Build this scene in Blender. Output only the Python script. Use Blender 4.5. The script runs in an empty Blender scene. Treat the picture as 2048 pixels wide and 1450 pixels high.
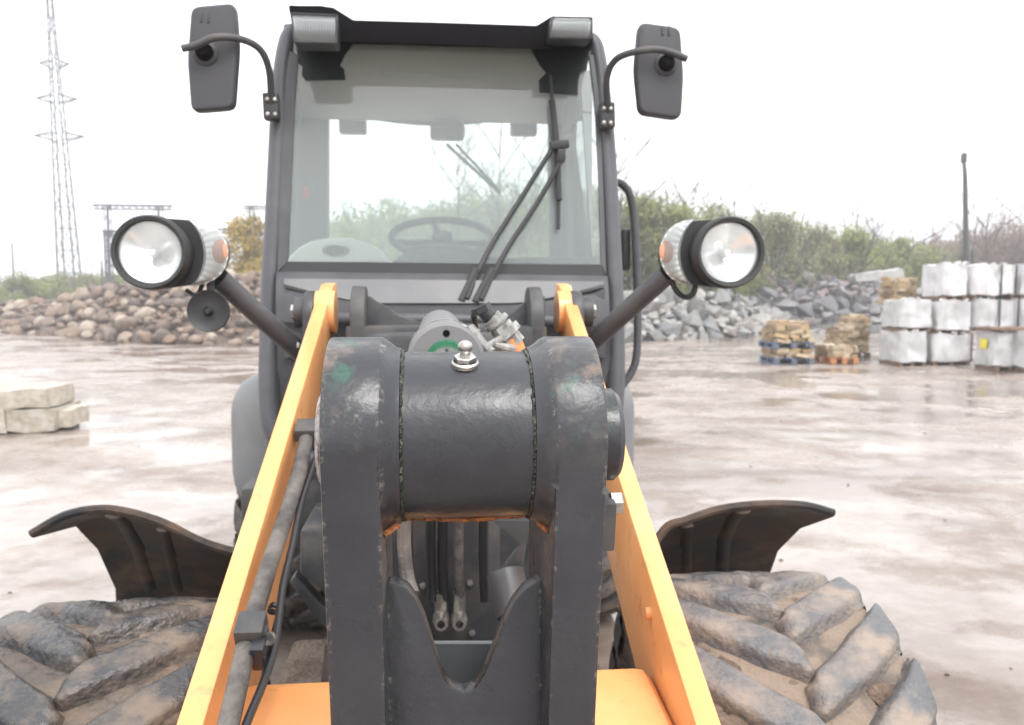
import bpy, bmesh, math, random
from mathutils import Vector, Matrix, Euler, noise
R = math.radians
PI = math.pi
scene = bpy.context.scene
col = scene.collection

# ------------------------------------------------------------------ camera
FPX = 1650.0                       # focal length in pixels of the 2048 px wide photograph
CAM = Vector((-0.028, 0.0, 1.60))
cam_rot = Euler((R(90 - 4.33), 0.0, R(-5.64)), 'XYZ')
cd = bpy.data.cameras.new('camera')
cd.sensor_width = 36.0
cd.lens = 36.0 * FPX / 2048.0
cd.clip_start = 0.05
cd.clip_end = 2500
cd.dof.use_dof = True
cd.dof.focus_distance = 0.98
cd.dof.aperture_fstop = 8.0
cam = bpy.data.objects.new('camera', cd)
cam.location = CAM
cam.rotation_euler = cam_rot
col.objects.link(cam)
scene.camera = cam

# ------------------------------------------------------------------ sky, sun, exposure
SUN_EL, SUN_ROT = 52.0, 160.0
world = bpy.data.worlds.new('World')
scene.world = world
world.use_nodes = True
wn = world.node_tree
wn.nodes.clear()
sky = wn.nodes.new('ShaderNodeTexSky')
sky.sky_type = 'NISHITA'
sky.sun_disc = False
sky.sun_elevation = R(SUN_EL)
sky.sun_rotation = R(SUN_ROT)
sky.air_density = 1.0
sky.dust_density = 1.0
sky.ozone_density = 1.0
hs = wn.nodes.new('ShaderNodeHueSaturation')
hs.inputs['Saturation'].default_value = 0.10
bg = wn.nodes.new('ShaderNodeBackground')
bg.inputs['Strength'].default_value = 0.15
wo = wn.nodes.new('ShaderNodeOutputWorld')
wn.links.new(sky.outputs[0], hs.inputs['Color'])
ov = wn.nodes.new('ShaderNodeMix')          # even white overcast over the clear-sky model
ov.data_type = 'RGBA'
ov.inputs['Factor'].default_value = 0.82
ov.inputs['B'].default_value = (5.6, 5.65, 5.8, 1)
wn.links.new(hs.outputs[0], ov.inputs['A'])
wn.links.new(ov.outputs['Result'], bg.inputs['Color'])
wn.links.new(bg.outputs[0], wo.inputs['Surface'])
sl = bpy.data.lights.new('sun', 'SUN')
sl.energy = 1.0
sl.angle = R(25)
sl.color = (1.0, 0.97, 0.93)
sun = bpy.data.objects.new('sun', sl)
# Nishita sun_rotation is measured clockwise from +Y seen from above
sdir = Vector((math.sin(R(SUN_ROT)) * math.cos(R(SUN_EL)), math.cos(R(SUN_ROT)) * math.cos(R(SUN_EL)), math.sin(R(SUN_EL))))
sun.rotation_euler = sdir.to_track_quat('Z', 'Y').to_euler()
col.objects.link(sun)
scene.view_settings.view_transform = 'Standard'
scene.view_settings.look = 'None'
scene.view_settings.gamma = 1.0
scene.view_settings.use_curve_mapping = False
scene.view_settings.exposure = 1.62
scene.render.engine = 'CYCLES'
scene.cycles.max_bounces = 8
scene.cycles.transparent_max_bounces = 16
scene.cycles.caustics_reflective = False
scene.cycles.caustics_refractive = False
scene.cycles.use_denoising = True

# ------------------------------------------------------------------ helpers
_M = cam_rot.to_matrix()

def at(px, py, Y):
    """point on the vertical plane y=Y seen at a pixel of the photograph (survey of the place)"""
    d = _M @ Vector(((px - 1024) / FPX, -(py - 725) / FPX, -1.0))
    return CAM + d * ((Y - CAM.y) / d.y)

def gnd(px, py, z=0.0):
    d = _M @ Vector(((px - 1024) / FPX, -(py - 725) / FPX, -1.0))
    return CAM + d * ((z - CAM.z) / d.z)

def tag(o, label=None, cat=None, group=None, kind=None):
    if label: o['label'] = label
    if cat: o['category'] = cat
    if group: o['group'] = group
    if kind: o['kind'] = kind
    return o

def empty(name, loc=(0, 0, 0), rz=0.0, **kw):
    o = bpy.data.objects.new(name, None)
    o.location = loc
    o.rotation_euler = (0, 0, rz)
    o.empty_display_size = 0.1
    col.objects.link(o)
    return tag(o, **kw)

def link(name, me, parent=None, loc=None, rot=None, scale=None):
    o = bpy.data.objects.new(name, me)
    if loc is not None: o.location = loc
    if rot is not None: o.rotation_euler = rot
    if scale is not None: o.scale = scale
    if parent is not None: o.parent = parent
    col.objects.link(o)
    return o

def to_mesh(name, bm, mat, smooth=35):
    bmesh.ops.recalc_face_normals(bm, faces=bm.faces[:])
    me = bpy.data.meshes.new(name)
    bm.to_mesh(me)
    bm.free()
    for m in (mat if isinstance(mat, (list, tuple)) else [mat]):
        me.materials.append(m)
    if smooth:
        for p in me.polygons: p.use_smooth = True
        me.set_sharp_from_angle(angle=R(smooth))
    return me

def bev(bm, w, seg=2, ang=30):
    es = [e for e in bm.edges if len(e.link_faces) == 2 and e.calc_face_angle(0) > R(ang)]
    if es and w > 0:
        bmesh.ops.bevel(bm, geom=es, offset=w, segments=seg, profile=0.6, affect='EDGES', clamp_overlap=True)
    return bm

def nb():
    return bmesh.new()

def box(bm, c, s, rot=None, bevel=0.0, seg=2):
    t = bmesh.new()
    bmesh.ops.create_cube(t, size=1.0)
    bmesh.ops.scale(t, vec=Vector(s), verts=t.verts)
    if bevel: bev(t, bevel, seg)
    M = Matrix.Translation(Vector(c))
    if rot is not None: M = M @ Euler(rot).to_matrix().to_4x4()
    bmesh.ops.transform(t, matrix=M, verts=t.verts)
    merge(bm, t)
    return bm

def merge(bm, t):
    me = bpy.data.meshes.new('tmp')
    t.to_mesh(me); t.free()
    bm.from_mesh(me)
    bpy.data.meshes.remove(me)

def smooth_path(pts, n=6):
    """Catmull-Rom through pts"""
    P = [Vector(p) for p in pts]
    if len(P) < 3: return P
    P = [P[0] * 2 - P[1]] + P + [P[-1] * 2 - P[-2]]
    out = []
    for i in range(1, len(P) - 2):
        p0, p1, p2, p3 = P[i - 1], P[i], P[i + 1], P[i + 2]
        for k in range(n):
            t = k / n
            out.append(0.5 * ((2 * p1) + (p2 - p0) * t + (2 * p0 - 5 * p1 + 4 * p2 - p3) * t * t + (3 * p1 - p0 - 3 * p2 + p3) * t ** 3))
    out.append(P[-2])
    return out

def tube(bm, pts, r, segs=12, caps=True, flat=None):
    """tube along pts; r a number or a list; flat=(a,b) scales the section"""
    P = [Vector(p) for p in pts]
    n = len(P)
    rs = r if isinstance(r, (list, tuple)) else [r] * n
    T = []
    for i in range(n):
        a = P[max(i - 1, 0)]; b = P[min(i + 1, n - 1)]
        T.append((b - a).normalized())
    up = Vector((0, 0, 1)) if abs(T[0].z) < 0.9 else Vector((0, 1, 0))
    N = (up - T[0] * up.dot(T[0])).normalized()
    rings = []
    for i in range(n):
        N = (N - T[i] * N.dot(T[i])).normalized()
        B = T[i].cross(N)
        fa, fb = flat or (1, 1)
        rings.append([bm.verts.new(P[i] + (N * math.cos(2 * PI * k / segs) * fa + B * math.sin(2 * PI * k / segs) * fb) * rs[i]) for k in range(segs)])
    for i in range(n - 1):
        for k in range(segs):
            bm.faces.new((rings[i][k], rings[i][(k + 1) % segs], rings[i + 1][(k + 1) % segs], rings[i + 1][k]))
    if caps:
        bm.faces.new(rings[0][::-1]); bm.faces.new(rings[-1])
    return bm

def cyl(bm, a, b, r, segs=24, r2=None):
    return tube(bm, [a, b], [r, r if r2 is None else r2], segs)

def lathe(bm, prof, c, axis='x', segs=48, close=False):
    """prof: list of (along, radius); axis direction given by letter or vector"""
    c = Vector(c)
    ax = {'x': Vector((1, 0, 0)), 'y': Vector((0, 1, 0)), 'z': Vector((0, 0, 1))}.get(axis) if isinstance(axis, str) else Vector(axis).normalized()
    u = ax.orthogonal().normalized(); v = ax.cross(u)
    rings = []
    for (a, r) in prof:
        if r <= 1e-6:
            rings.append([bm.verts.new(c + ax * a)])
        else:
            rings.append([bm.verts.new(c + ax * a + (u * math.cos(2 * PI * k / segs) + v * math.sin(2 * PI * k / segs)) * r) for k in range(segs)])
    pairs = list(zip(rings, rings[1:])) + ([(rings[-1], rings[0])] if close else [])
    for A, B in pairs:
        for k in range(segs):
            k2 = (k + 1) % segs
            if len(A) == 1 and len(B) == 1: continue
            if len(A) == 1: bm.faces.new((A[0], B[k], B[k2]))
            elif len(B) == 1: bm.faces.new((A[k], A[k2], B[0]))
            else: bm.faces.new((A[k], A[k2], B[k2], B[k]))
    return bm

def prism(bm, poly, direction, bevel=0.0, seg=2):
    """solid: polygon of 3D points extruded along direction"""
    t = bmesh.new()
    d = Vector(direction)
    A = [t.verts.new(Vector(p)) for p in poly]
    B = [t.verts.new(Vector(p) + d) for p in poly]
    n = len(A)
    t.faces.new(A[::-1]); t.faces.new(B)
    for i in range(n):
        t.faces.new((A[i], A[(i + 1) % n], B[(i + 1) % n], B[i]))
    bmesh.ops.recalc_face_normals(t, faces=t.faces[:])
    if bevel: bev(t, bevel, seg)
    merge(bm, t)
    return bm

def sheet(bm, grid, th, direction=None):
    """thick skin from a grid of points (rows of equal length)"""
    rows, cols = len(grid), len(grid[0])
    V = [[bm.verts.new(Vector(p)) for p in row] for row in grid]
    fs = []
    for i in range(rows - 1):
        for j in range(cols - 1):
            fs.append(bm.faces.new((V[i][j], V[i + 1][j], V[i + 1][j + 1], V[i][j + 1])))
    bmesh.ops.recalc_face_normals(bm, faces=fs)
    bm.normal_update()
    bmesh.ops.solidify(bm, geom=fs, thickness=th)
    return bm

# ------------------------------------------------------------------ materials
def mat(name, color, rough=0.5, metal=0.0, noise_scale=None, color2=None, bump=0.0, bump_scale=60.0, rough_var=0.0, lo=0.4, hi=0.62, coat=0.0, spec=0.5, detail=6.0, rand=0.0):
    m = bpy.data.materials.new(name); m.use_nodes = True
    nt = m.node_tree; b = nt.nodes['Principled BSDF']
    b.inputs['Base Color'].default_value = (*color, 1)
    b.inputs['Roughness'].default_value = rough
    b.inputs['Metallic'].default_value = metal
    b.inputs['Coat Weight'].default_value = coat
    b.inputs['Specular IOR Level'].default_value = spec
    tc = nt.nodes.new('ShaderNodeTexCoord')
    last = None
    if color2 is not None:
        n = nt.nodes.new('ShaderNodeTexNoise'); n.inputs['Scale'].default_value = noise_scale or 8; n.inputs['Detail'].default_value = detail; n.inputs['Roughness'].default_value = 0.65
        nt.links.new(tc.outputs['Object'], n.inputs['Vector'])
        r = nt.nodes.new('ShaderNodeMapRange'); r.inputs['From Min'].default_value = lo; r.inputs['From Max'].default_value = hi
        nt.links.new(n.outputs['Fac'], r.inputs['Value'])
        mx = nt.nodes.new('ShaderNodeMix'); mx.data_type = 'RGBA'
        mx.inputs['A'].default_value = (*color, 1); mx.inputs['B'].default_value = (*color2, 1)
        nt.links.new(r.outputs[0], mx.inputs['Factor'])
        last = mx.outputs['Result']
        if rough_var:
            r2 = nt.nodes.new('ShaderNodeMapRange'); r2.inputs['To Min'].default_value = rough; r2.inputs['To Max'].default_value = min(1, rough + rough_var)
            nt.links.new(r.outputs[0], r2.inputs['Value']); nt.links.new(r2.outputs[0], b.inputs['Roughness'])
    if rand:
        oi = nt.nodes.new('ShaderNodeObjectInfo')
        h = nt.nodes.new('ShaderNodeHueSaturation')
        rr = nt.nodes.new('ShaderNodeMapRange'); rr.inputs['To Min'].default_value = 1 - rand; rr.inputs['To Max'].default_value = 1 + rand
        nt.links.new(oi.outputs['Random'], rr.inputs['Value']); nt.links.new(rr.outputs[0], h.inputs['Value'])
        if last is None: h.inputs['Color'].default_value = (*color, 1)
        else: nt.links.new(last, h.inputs['Color'])
        last = h.outputs[0]
    if last is not None: nt.links.new(last, b.inputs['Base Color'])
    if bump:
        n2 = nt.nodes.new('ShaderNodeTexNoise'); n2.inputs['Scale'].default_value = bump_scale; n2.inputs['Detail'].default_value = 4
        nt.links.new(tc.outputs['Object'], n2.inputs['Vector'])
        bp = nt.nodes.new('ShaderNodeBump'); bp.inputs['Strength'].default_value = bump; bp.inputs['Distance'].default_value = 0.02
        nt.links.new(n2.outputs['Fac'], bp.inputs['Height']); nt.links.new(bp.outputs[0], b.inputs['Normal'])
    return m

def glass(name, tint, ior=1.5, rough=0.0, film=0.0):
    m = bpy.data.materials.new(name); m.use_nodes = True
    nt = m.node_tree; nt.nodes.clear()
    t = nt.nodes.new('ShaderNodeBsdfTransparent'); t.inputs[0].default_value = (*tint, 1)
    g = nt.nodes.new('ShaderNodeBsdfGlossy'); g.inputs['Roughness'].default_value = rough
    f = nt.nodes.new('ShaderNodeFresnel'); f.inputs[0].default_value = ior
    mx = nt.nodes.new('ShaderNodeMixShader'); o = nt.nodes.new('ShaderNodeOutputMaterial')
    nt.links.new(f.outputs[0], mx.inputs[0]); nt.links.new(t.outputs[0], mx.inputs[1]); nt.links.new(g.outputs[0], mx.inputs[2]); 
    if film:      # milky layer: sky reflection and lens brightness painted over the pane
        d = nt.nodes.new('ShaderNodeBsdfDiffuse'); d.inputs[0].default_value = (.86, .93, .93, 1)
        tr = nt.nodes.new('ShaderNodeBsdfTranslucent'); tr.inputs[0].default_value = (.86, .93, .93, 1)
        a = nt.nodes.new('ShaderNodeMixShader'); a.inputs[0].default_value = .5
        nt.links.new(d.outputs[0], a.inputs[1]); nt.links.new(tr.outputs[0], a.inputs[2])
        b = nt.nodes.new('ShaderNodeMixShader'); b.inputs[0].default_value = film
        nt.links.new(mx.outputs[0], b.inputs[1]); nt.links.new(a.outputs[0], b.inputs[2]); nt.links.new(b.outputs[0], o.inputs[0])
    else:
        nt.links.new(mx.outputs[0], o.inputs[0])
    return m

CHAR = (0.060, 0.060, 0.066)

def worn_paint(name):
    """charcoal paint of the tilt lever: orange-peel gloss with scuffs, green marker paint, rust"""
    m = bpy.data.materials.new(name); m.use_nodes = True
    nt = m.node_tree; b = nt.nodes['Principled BSDF']; L = nt.links.new
    tc = nt.nodes.new('ShaderNodeTexCoord')
    def nz(scale, detail=5, rough=0.6, off=0.0):
        mp = nt.nodes.new('ShaderNodeMapping'); mp.inputs['Location'].default_value = (off, off * 1.7, off * 0.6)
        n = nt.nodes.new('ShaderNodeTexNoise'); n.inputs['Scale'].default_value = scale; n.inputs['Detail'].default_value = detail; n.inputs['Roughness'].default_value = rough
        L(tc.outputs['Object'], mp.inputs[0]); L(mp.outputs[0], n.inputs['Vector']); return n.outputs['Fac']
    def rng(src, lo, hi, a=0.0, c=1.0):
        r = nt.nodes.new('ShaderNodeMapRange'); r.inputs['From Min'].default_value = lo; r.inputs['From Max'].default_value = hi; r.inputs['To Min'].default_value = a; r.inputs['To Max'].default_value = c
        L(src, r.inputs['Value']); return r.outputs[0]
    def mix(f, A, B):
        x = nt.nodes.new('ShaderNodeMix'); x.data_type = 'RGBA'
        L(f, x.inputs['Factor'])
        if isinstance(A, tuple): x.inputs['A'].default_value = (*A, 1)
        else: L(A, x.inputs['A'])
        x.inputs['B'].default_value = (*B, 1); return x.outputs['Result']
    def mul(a, c):
        x = nt.nodes.new('ShaderNodeMath'); x.operation = 'MULTIPLY'; L(a, x.inputs[0]); L(c, x.inputs[1]); return x.outputs[0]
    base = mix(rng(nz(5, 6), .35, .7), (0.024, 0.025, 0.031), (0.046, 0.046, 0.052))
    # scuffs sit on the rounded tops of the side plates (above the pin line, outboard of the tube)
    sep = nt.nodes.new('ShaderNodeSeparateXYZ'); L(tc.outputs['Object'], sep.inputs[0])
    zt = rng(sep.outputs['Z'], 1.42, 1.53)
    ab = nt.nodes.new('ShaderNodeMath'); ab.operation = 'ABSOLUTE'; L(sep.outputs['X'], ab.inputs[0])
    xo = rng(ab.outputs[0], 0.088, 0.10)
    reg = mul(zt, xo)
    green = mul(reg, rng(nz(21, 7, .7, 3.1), .55, .66, 0, .45))
    pale = mul(reg, rng(nz(26, 9, .8, 7.7), .58, .66, 0, .45))
    brown = mul(reg, rng(nz(15, 7, .7, 12.3), .50, .64, 0, .75))
    c = mix(brown, base, (0.20, 0.15, 0.11))
    c = mix(green, c, (0.03, 0.16, 0.10))
    c = mix(pale, c, (0.42, 0.40, 0.33))
    rust = rng(nz(16, 10, .8, 21.0), .69, .74, 0, .6)
    c = mix(rust, c, (0.24, 0.12, 0.06))
    for xe, wd in ((-.0805, .0016), (.1015, .0016), (-.141, .002), (.156, .002)):
        sb = nt.nodes.new('ShaderNodeMath'); sb.operation = 'SUBTRACT'; L(sep.outputs['X'], sb.inputs[0]); sb.inputs[1].default_value = xe
        aa = nt.nodes.new('ShaderNodeMath'); aa.operation = 'ABSOLUTE'; L(sb.outputs[0], aa.inputs[0])
        em = rng(aa.outputs[0], wd, wd * 3.2, 1, 0)
        c = mix(mul(em, rng(nz(110, 4, .7, xe * 50), .54, .66, 0, .6)), c, (.26, .23, .20))
    L(c, b.inputs['Base Color'])
    L(rng(nz(14, 5, .6, 5.5), .3, .7, .22, .42), b.inputs['Roughness'])
    bp = nt.nodes.new('ShaderNodeBump'); bp.inputs['Strength'].default_value = .35; bp.inputs['Distance'].default_value = .0015
    L(nz(120, 3), bp.inputs['Height'])
    bp2 = nt.nodes.new('ShaderNodeBump'); bp2.inputs['Strength'].default_value = .35; bp2.inputs['Distance'].default_value = .004
    L(nz(28, 2, .5, 2.2), bp2.inputs['Height']); L(bp.outputs[0], bp2.inputs['Normal'])
    L(bp2.outputs[0], b.inputs['Normal'])
    return m

M = {}
M['lever'] = worn_paint('worn_charcoal_paint')
M['cab'] = mat('cab_grey_paint', (0.060, 0.061, 0.069), 0.42, noise_scale=6, color2=(0.085, 0.085, 0.09), rough_var=.15)
M['pillar'] = mat('pillar_grey_paint', (0.070, 0.071, 0.082), 0.40, noise_scale=6, color2=(0.095, 0.095, 0.105), rough_var=.15)
M['cab_light'] = mat('fender_grey_paint', (0.17, 0.18, 0.19), 0.5, noise_scale=5, color2=(0.21, 0.21, 0.21), rough_var=.15)
M['panel'] = mat('cowl_grey_plastic', (0.155, 0.155, 0.16), 0.55, noise_scale=7, color2=(0.18, 0.178, 0.18), bump=.1, bump_scale=300)
M['char'] = mat('charcoal_frame_paint', (0.042, 0.043, 0.047), 0.45, noise_scale=9, color2=(0.12, 0.105, 0.095), rough_var=.3, lo=.45, hi=.75)
M['plastic'] = mat('black_plastic', (0.022, 0.022, 0.024), 0.42, bump=.12, bump_scale=400)
M['mirror'] = mat('mirror_back_plastic', (0.050, 0.049, 0.056), 0.5, bump=.12, bump_scale=500)
M['visor'] = mat('roof_black', (0.007, 0.006, 0.007), 0.85, spec=.08)
M['orange'] = mat('orange_paint', (0.80, 0.36, 0.125), 0.36, noise_scale=4, color2=(0.84, 0.42, 0.17), rough_var=.2, coat=.2)
def add_grime(m, color, scale, lo, hi, amount):
    """splashes of dried mud with their own outline over a paint"""
    nt = m.node_tree; b = nt.nodes['Principled BSDF']; L = nt.links.new
    tc = nt.nodes.new('ShaderNodeTexCoord'); n = nt.nodes.new('ShaderNodeTexNoise'); n.inputs['Scale'].default_value = scale; n.inputs['Detail'].default_value = 10; n.inputs['Roughness'].default_value = .75
    L(tc.outputs['Object'], n.inputs['Vector'])
    r = nt.nodes.new('ShaderNodeMapRange'); r.inputs['From Min'].default_value = lo; r.inputs['From Max'].default_value = hi; r.inputs['To Max'].default_value = amount
    L(n.outputs['Fac'], r.inputs['Value'])
    x = nt.nodes.new('ShaderNodeMix'); x.data_type = 'RGBA'; L(r.outputs[0], x.inputs['Factor']); x.inputs['B'].default_value = (*color, 1)
    src = b.inputs['Base Color']
    if src.is_linked: L(src.links[0].from_socket, x.inputs['A'])
    else: x.inputs['A'].default_value = src.default_value
    L(x.outputs['Result'], b.inputs['Base Color'])
add_grime(M['orange'], (.34, .20, .12), 15, .56, .66, .5)
add_grime(M['cab'], (.15, .14, .13), 10, .54, .75, .25)
add_grime(M['panel'], (.22, .20, .18), 9, .52, .75, .45)
M['frit'] = mat('ceramic_frit', (0.016, 0.021, 0.019), 0.5, spec=.3)
M['rubber'] = mat('rubber_seal', (0.03, 0.03, 0.03), 0.6)
M['steel'] = mat('zinc_steel', (0.55, 0.54, 0.52), 0.32, 1.0, noise_scale=40, color2=(0.35, 0.33, 0.30), rough_var=.2)
M['hose'] = mat('dusty_hose', (0.06, 0.056, 0.054), 0.6, noise_scale=14, color2=(0.17, 0.15, 0.135), rough_var=.2, bump=.3, bump_scale=220)
M['hose_black'] = mat('black_hose', (0.02, 0.02, 0.022), 0.4)
M['chrome'] = mat('reflector', (0.92, 0.92, 0.92), 0.16, 1.0)
M['bowl'] = mat('headlamp_reflector', (0.96, 0.96, 0.96), 0.20, .75)
M['satin'] = mat('satin_reflector', (0.88, 0.88, 0.87), 0.45, .35)
M['lens'] = glass('clear_lens', (0.97, 0.98, 0.98), 1.5, film=.22)
M['amber'] = mat('amber_bulb', (0.62, 0.30, 0.18), 0.4)
M['ribbed'] = glass('ribbed_lens', (.97, .97, .965), 1.5, film=.2)
M['glass'] = glass('green_tinted_glass', (0.96, 1.0, 0.985), 1.6, film=.205)  # film paints the pale veil of reflected sky on the windshield
M['rearglass'] = glass('pale_green_glass', (0.98, 1.0, 0.99), 1.45)
M['lining'] = mat('headliner', (0.9, 0.9, 0.88), 0.9)
M['dash'] = mat('pale_dashboard', (0.80, 0.79, 0.74), 0.6)
M['dashdark'] = mat('dark_dashboard', (0.05, 0.05, 0.05), 0.6)
M['weld'] = mat('greenish_weld', (0.025, 0.03, 0.022), 0.45, noise_scale=70, color2=(0.16, 0.17, 0.10), bump=1.0, bump_scale=150, lo=.5, hi=.7)
M['rust'] = mat('orange_rust', (0.42, 0.14, 0.04), 0.8, noise_scale=90, color2=(0.12, 0.06, 0.03), bump=.6, bump_scale=120)
M['scratched'] = mat('scratched_pin', (0.36, 0.35, 0.34), 0.5, noise_scale=70, color2=(0.16, 0.09, 0.06), lo=.45, hi=.6)
M['tyre'] = mat('muddy_carcass_rubber', (0.055, 0.052, 0.05), 0.7, noise_scale=5.5, color2=(0.25, 0.192, 0.148), rough_var=.2, lo=.36, hi=.52, bump=.6, bump_scale=55, detail=12)
M['lug'] = mat('worn_lug_rubber', (0.10, 0.10, 0.105), 0.38, noise_scale=6, color2=(0.27, 0.22, 0.18), rough_var=.35, lo=.44, hi=.60, bump=.35, bump_scale=75, detail=12)
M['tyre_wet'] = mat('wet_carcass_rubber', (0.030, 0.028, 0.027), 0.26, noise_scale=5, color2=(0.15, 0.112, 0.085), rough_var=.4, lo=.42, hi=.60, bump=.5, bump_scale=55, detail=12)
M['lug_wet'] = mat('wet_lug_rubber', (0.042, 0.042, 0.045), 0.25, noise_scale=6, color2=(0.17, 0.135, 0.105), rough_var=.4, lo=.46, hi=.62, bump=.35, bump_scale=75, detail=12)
M['mud'] = mat('caked_mud', (0.12, 0.082, 0.058), 0.85, noise_scale=12, color2=(0.20, 0.15, 0.115), bump=.8, bump_scale=60)  # tyre mud, darkened further for the added plate under the machine
M['fender'] = mat('black_fender_plastic', (0.016, 0.016, 0.017), 0.5, noise_scale=7, color2=(0.10, 0.068, 0.050), rough_var=.3, lo=.43, hi=.60, detail=12, spec=.35)
M['ochre'] = mat('dusty_rim', (0.35, 0.3, 0.25), 0.6)
M['green'] = mat('green_ring_seal', (0.02, 0.15, 0.07), 0.4)
M['plug'] = mat('connector_plastic', (0.34, 0.34, 0.32), 0.45, noise_scale=60, color2=(.16, .15, .14))
# ------------------------------------------------------------------ ground, hill
def ground_material():
    m = bpy.data.materials.new('wet_mud_yard'); m.use_nodes = True
    nt = m.node_tree; b = nt.nodes['Principled BSDF']; L = nt.links.new
    geo = nt.nodes.new('ShaderNodeNewGeometry')
    def nz(scale, detail=6, rough=.6, sx=1, sy=1, off=0):
        mp = nt.nodes.new('ShaderNodeMapping'); mp.inputs['Scale'].default_value = (sx, sy, 1); mp.inputs['Location'].default_value = (off, off, 0)
        mp.inputs['Rotation'].default_value = (0, 0, R(12))
        n = nt.nodes.new('ShaderNodeTexNoise'); n.inputs['Scale'].default_value = scale; n.inputs['Detail'].default_value = detail; n.inputs['Roughness'].default_value = rough
        L(geo.outputs['Position'], mp.inputs[0]); L(mp.outputs[0], n.inputs['Vector']); return n.outputs['Fac']
    def rng(src, lo, hi, a=0., c=1.):
        r = nt.nodes.new('ShaderNodeMapRange'); r.interpolation_type = 'SMOOTHSTEP'
        r.inputs['From Min'].default_value = lo; r.inputs['From Max'].default_value = hi; r.inputs['To Min'].default_value = a; r.inputs['To Max'].default_value = c
        L(src, r.inputs['Value']); return r.outputs[0]
    def mix(f, A, B):
        x = nt.nodes.new('ShaderNodeMix'); x.data_type = 'RGBA'; L(f, x.inputs['Factor'])
        for s, v in (('A', A), ('B', B)):
            if isinstance(v, tuple): x.inputs[s].default_value = (*v, 1)
            else: L(v, x.inputs[s])
        return x.outputs['Result']
    def math_(op, a, c):
        x = nt.nodes.new('ShaderNodeMath'); x.operation = op
        for i, v in enumerate((a, c)):
            if isinstance(v, (int, float)): x.inputs[i].default_value = v
            else: L(v, x.inputs[i])
        return x.outputs[0]
    c = mix(rng(nz(.9, 9, .68), .36, .64), (0.33, 0.283, 0.25), (0.20, 0.155, 0.127))
    c = mix(rng(nz(.22, 9, .70, .55, 1.0, 7), .50, .62, 0, .85), c, (0.15, 0.105, 0.08))      # trodden brown mud
    c = mix(rng(nz(26, 8, .75), .56, .68, 0, .65), c, (0.12, 0.095, 0.08))                       # grit
    c = mix(rng(nz(70, 4, .7, 1, 1, 4), .63, .70, 0, .5), c, (0.42, 0.40, 0.37))
    L(c, b.inputs['Base Color'])
    wet = rng(nz(.42, 9, .62, .8, 1.0, 3), .44, .55)                                            # standing water film
    wet2 = rng(nz(2.6, 7, .65, 1, 1, 11), .40, .62)
    wm = math_('MAXIMUM', wet, math_('MULTIPLY', wet2, .75))
    L(math_('ADD', rng(wm, 0, 1, .50, .07), math_('MULTIPLY', rng(nz(18, 6, .7), .3, .75, 0, .2), rng(wm, 0, 1, 1, .25))), b.inputs['Roughness'])
    b.inputs['Specular IOR Level'].default_value = .6
    h = math_('ADD', math_('MULTIPLY', nz(5, 9, .68), .8), math_('MULTIPLY', nz(1.5, 5, .6), .5))
    h = math_('ADD', h, math_('MULTIPLY', nz(34, 7, .75), .22))
    bp = nt.nodes.new('ShaderNodeBump'); bp.inputs['Distance'].default_value = .05
    L(rng(wm, 0, 1, .75, .06), bp.inputs['Strength']); L(h, bp.inputs['Height']); L(bp.outputs[0], b.inputs['Normal'])
    return m

def gz(x, y):
    """small relief of the yard"""
    d = math.hypot(x, y)
    a = min(1.0, 60 / (d + 1))
    return a * (0.030 * noise.noise(Vector((x * .35, y * .35, 0))) + .016 * noise.noise(Vector((x * 1.1, y * 1.4, 5))) + .010 * noise.noise(Vector((x * 3.1, y * 3.1, 9))))

bm = nb()
def axis_vals(lo, hi, step, far):
    v = [lo + i * step for i in range(int((hi - lo) / step) + 1)]
    s = step; a = v[-1]
    while a < far:
        s *= 1.35; a += s; v.append(a)
    s = step; a = v[0]
    while a > -far:
        s *= 1.35; a -= s; v.insert(0, a)
    return v
xs = axis_vals(-7, 8, .16, 300); ys = axis_vals(0, 13, .16, 300)
G = [[bm.verts.new((x, y, gz(x, y))) for x in xs] for y in ys]
for i in range(len(ys) - 1):
    for j in range(len(xs) - 1):
        bm.faces.new((G[i][j], G[i][j + 1], G[i + 1][j + 1], G[i + 1][j]))
tag(link('ground', to_mesh('ground', bm, ground_material(), 180)), kind='structure')

# pebbles scattered on the mud
rnd = random.Random(5)
bm = nb()
for k in range(90):
    y = 1.5 + 13 * rnd.random() ** 1.6
    x = rnd.uniform(-.75, .8) * y
    r = rnd.choice([.005, .006, .008, .01, .012])
    t = bmesh.new(); bmesh.ops.create_icosphere(t, subdivisions=1, radius=r)
    for v in t.verts: v.co *= rnd.uniform(.75, 1.25)
    bmesh.ops.transform(t, matrix=Matrix.Translation((x, y, gz(x, y) + r * .3)) @ Matrix.Diagonal((1.2, 1, .7, 1)), verts=t.verts)
    merge(bm, t)
tag(link('pebbles', to_mesh('pebbles', bm, mat('pebble', (.16, .13, .11), .6, rand=.3), 60)), label='small dark pebbles scattered on the wet mud', kind='stuff')

# brown hillside at the far right
bm = nb()
gx = [20 + 4.0 * i for i in range(40)]; gy = [62 + 4.0 * i for i in range(30)]
def hill_h(x, y):
    u = (x - 30) / 50
    h = 7.6 * max(0, min(1, u)) ** 1.0 * max(0, min(1, (y - 64) / 14)) + .7 * noise.noise(Vector((x * .12, y * .12, 3)))
    return h - .4
V = [[bm.verts.new((x, y, hill_h(x, y))) for x in gx] for y in gy]
for i in range(len(gy) - 1):
    for j in range(len(gx) - 1):
        bm.faces.new((V[i][j], V[i][j + 1], V[i + 1][j + 1], V[i + 1][j]))
tag(link('hillside', to_mesh('hillside', bm, mat('scrub_hillside', (.17, .125, .09), .95, noise_scale=.8, color2=(.12, .12, .055), bump=1.0, bump_scale=3), 180)), kind='structure')

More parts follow.
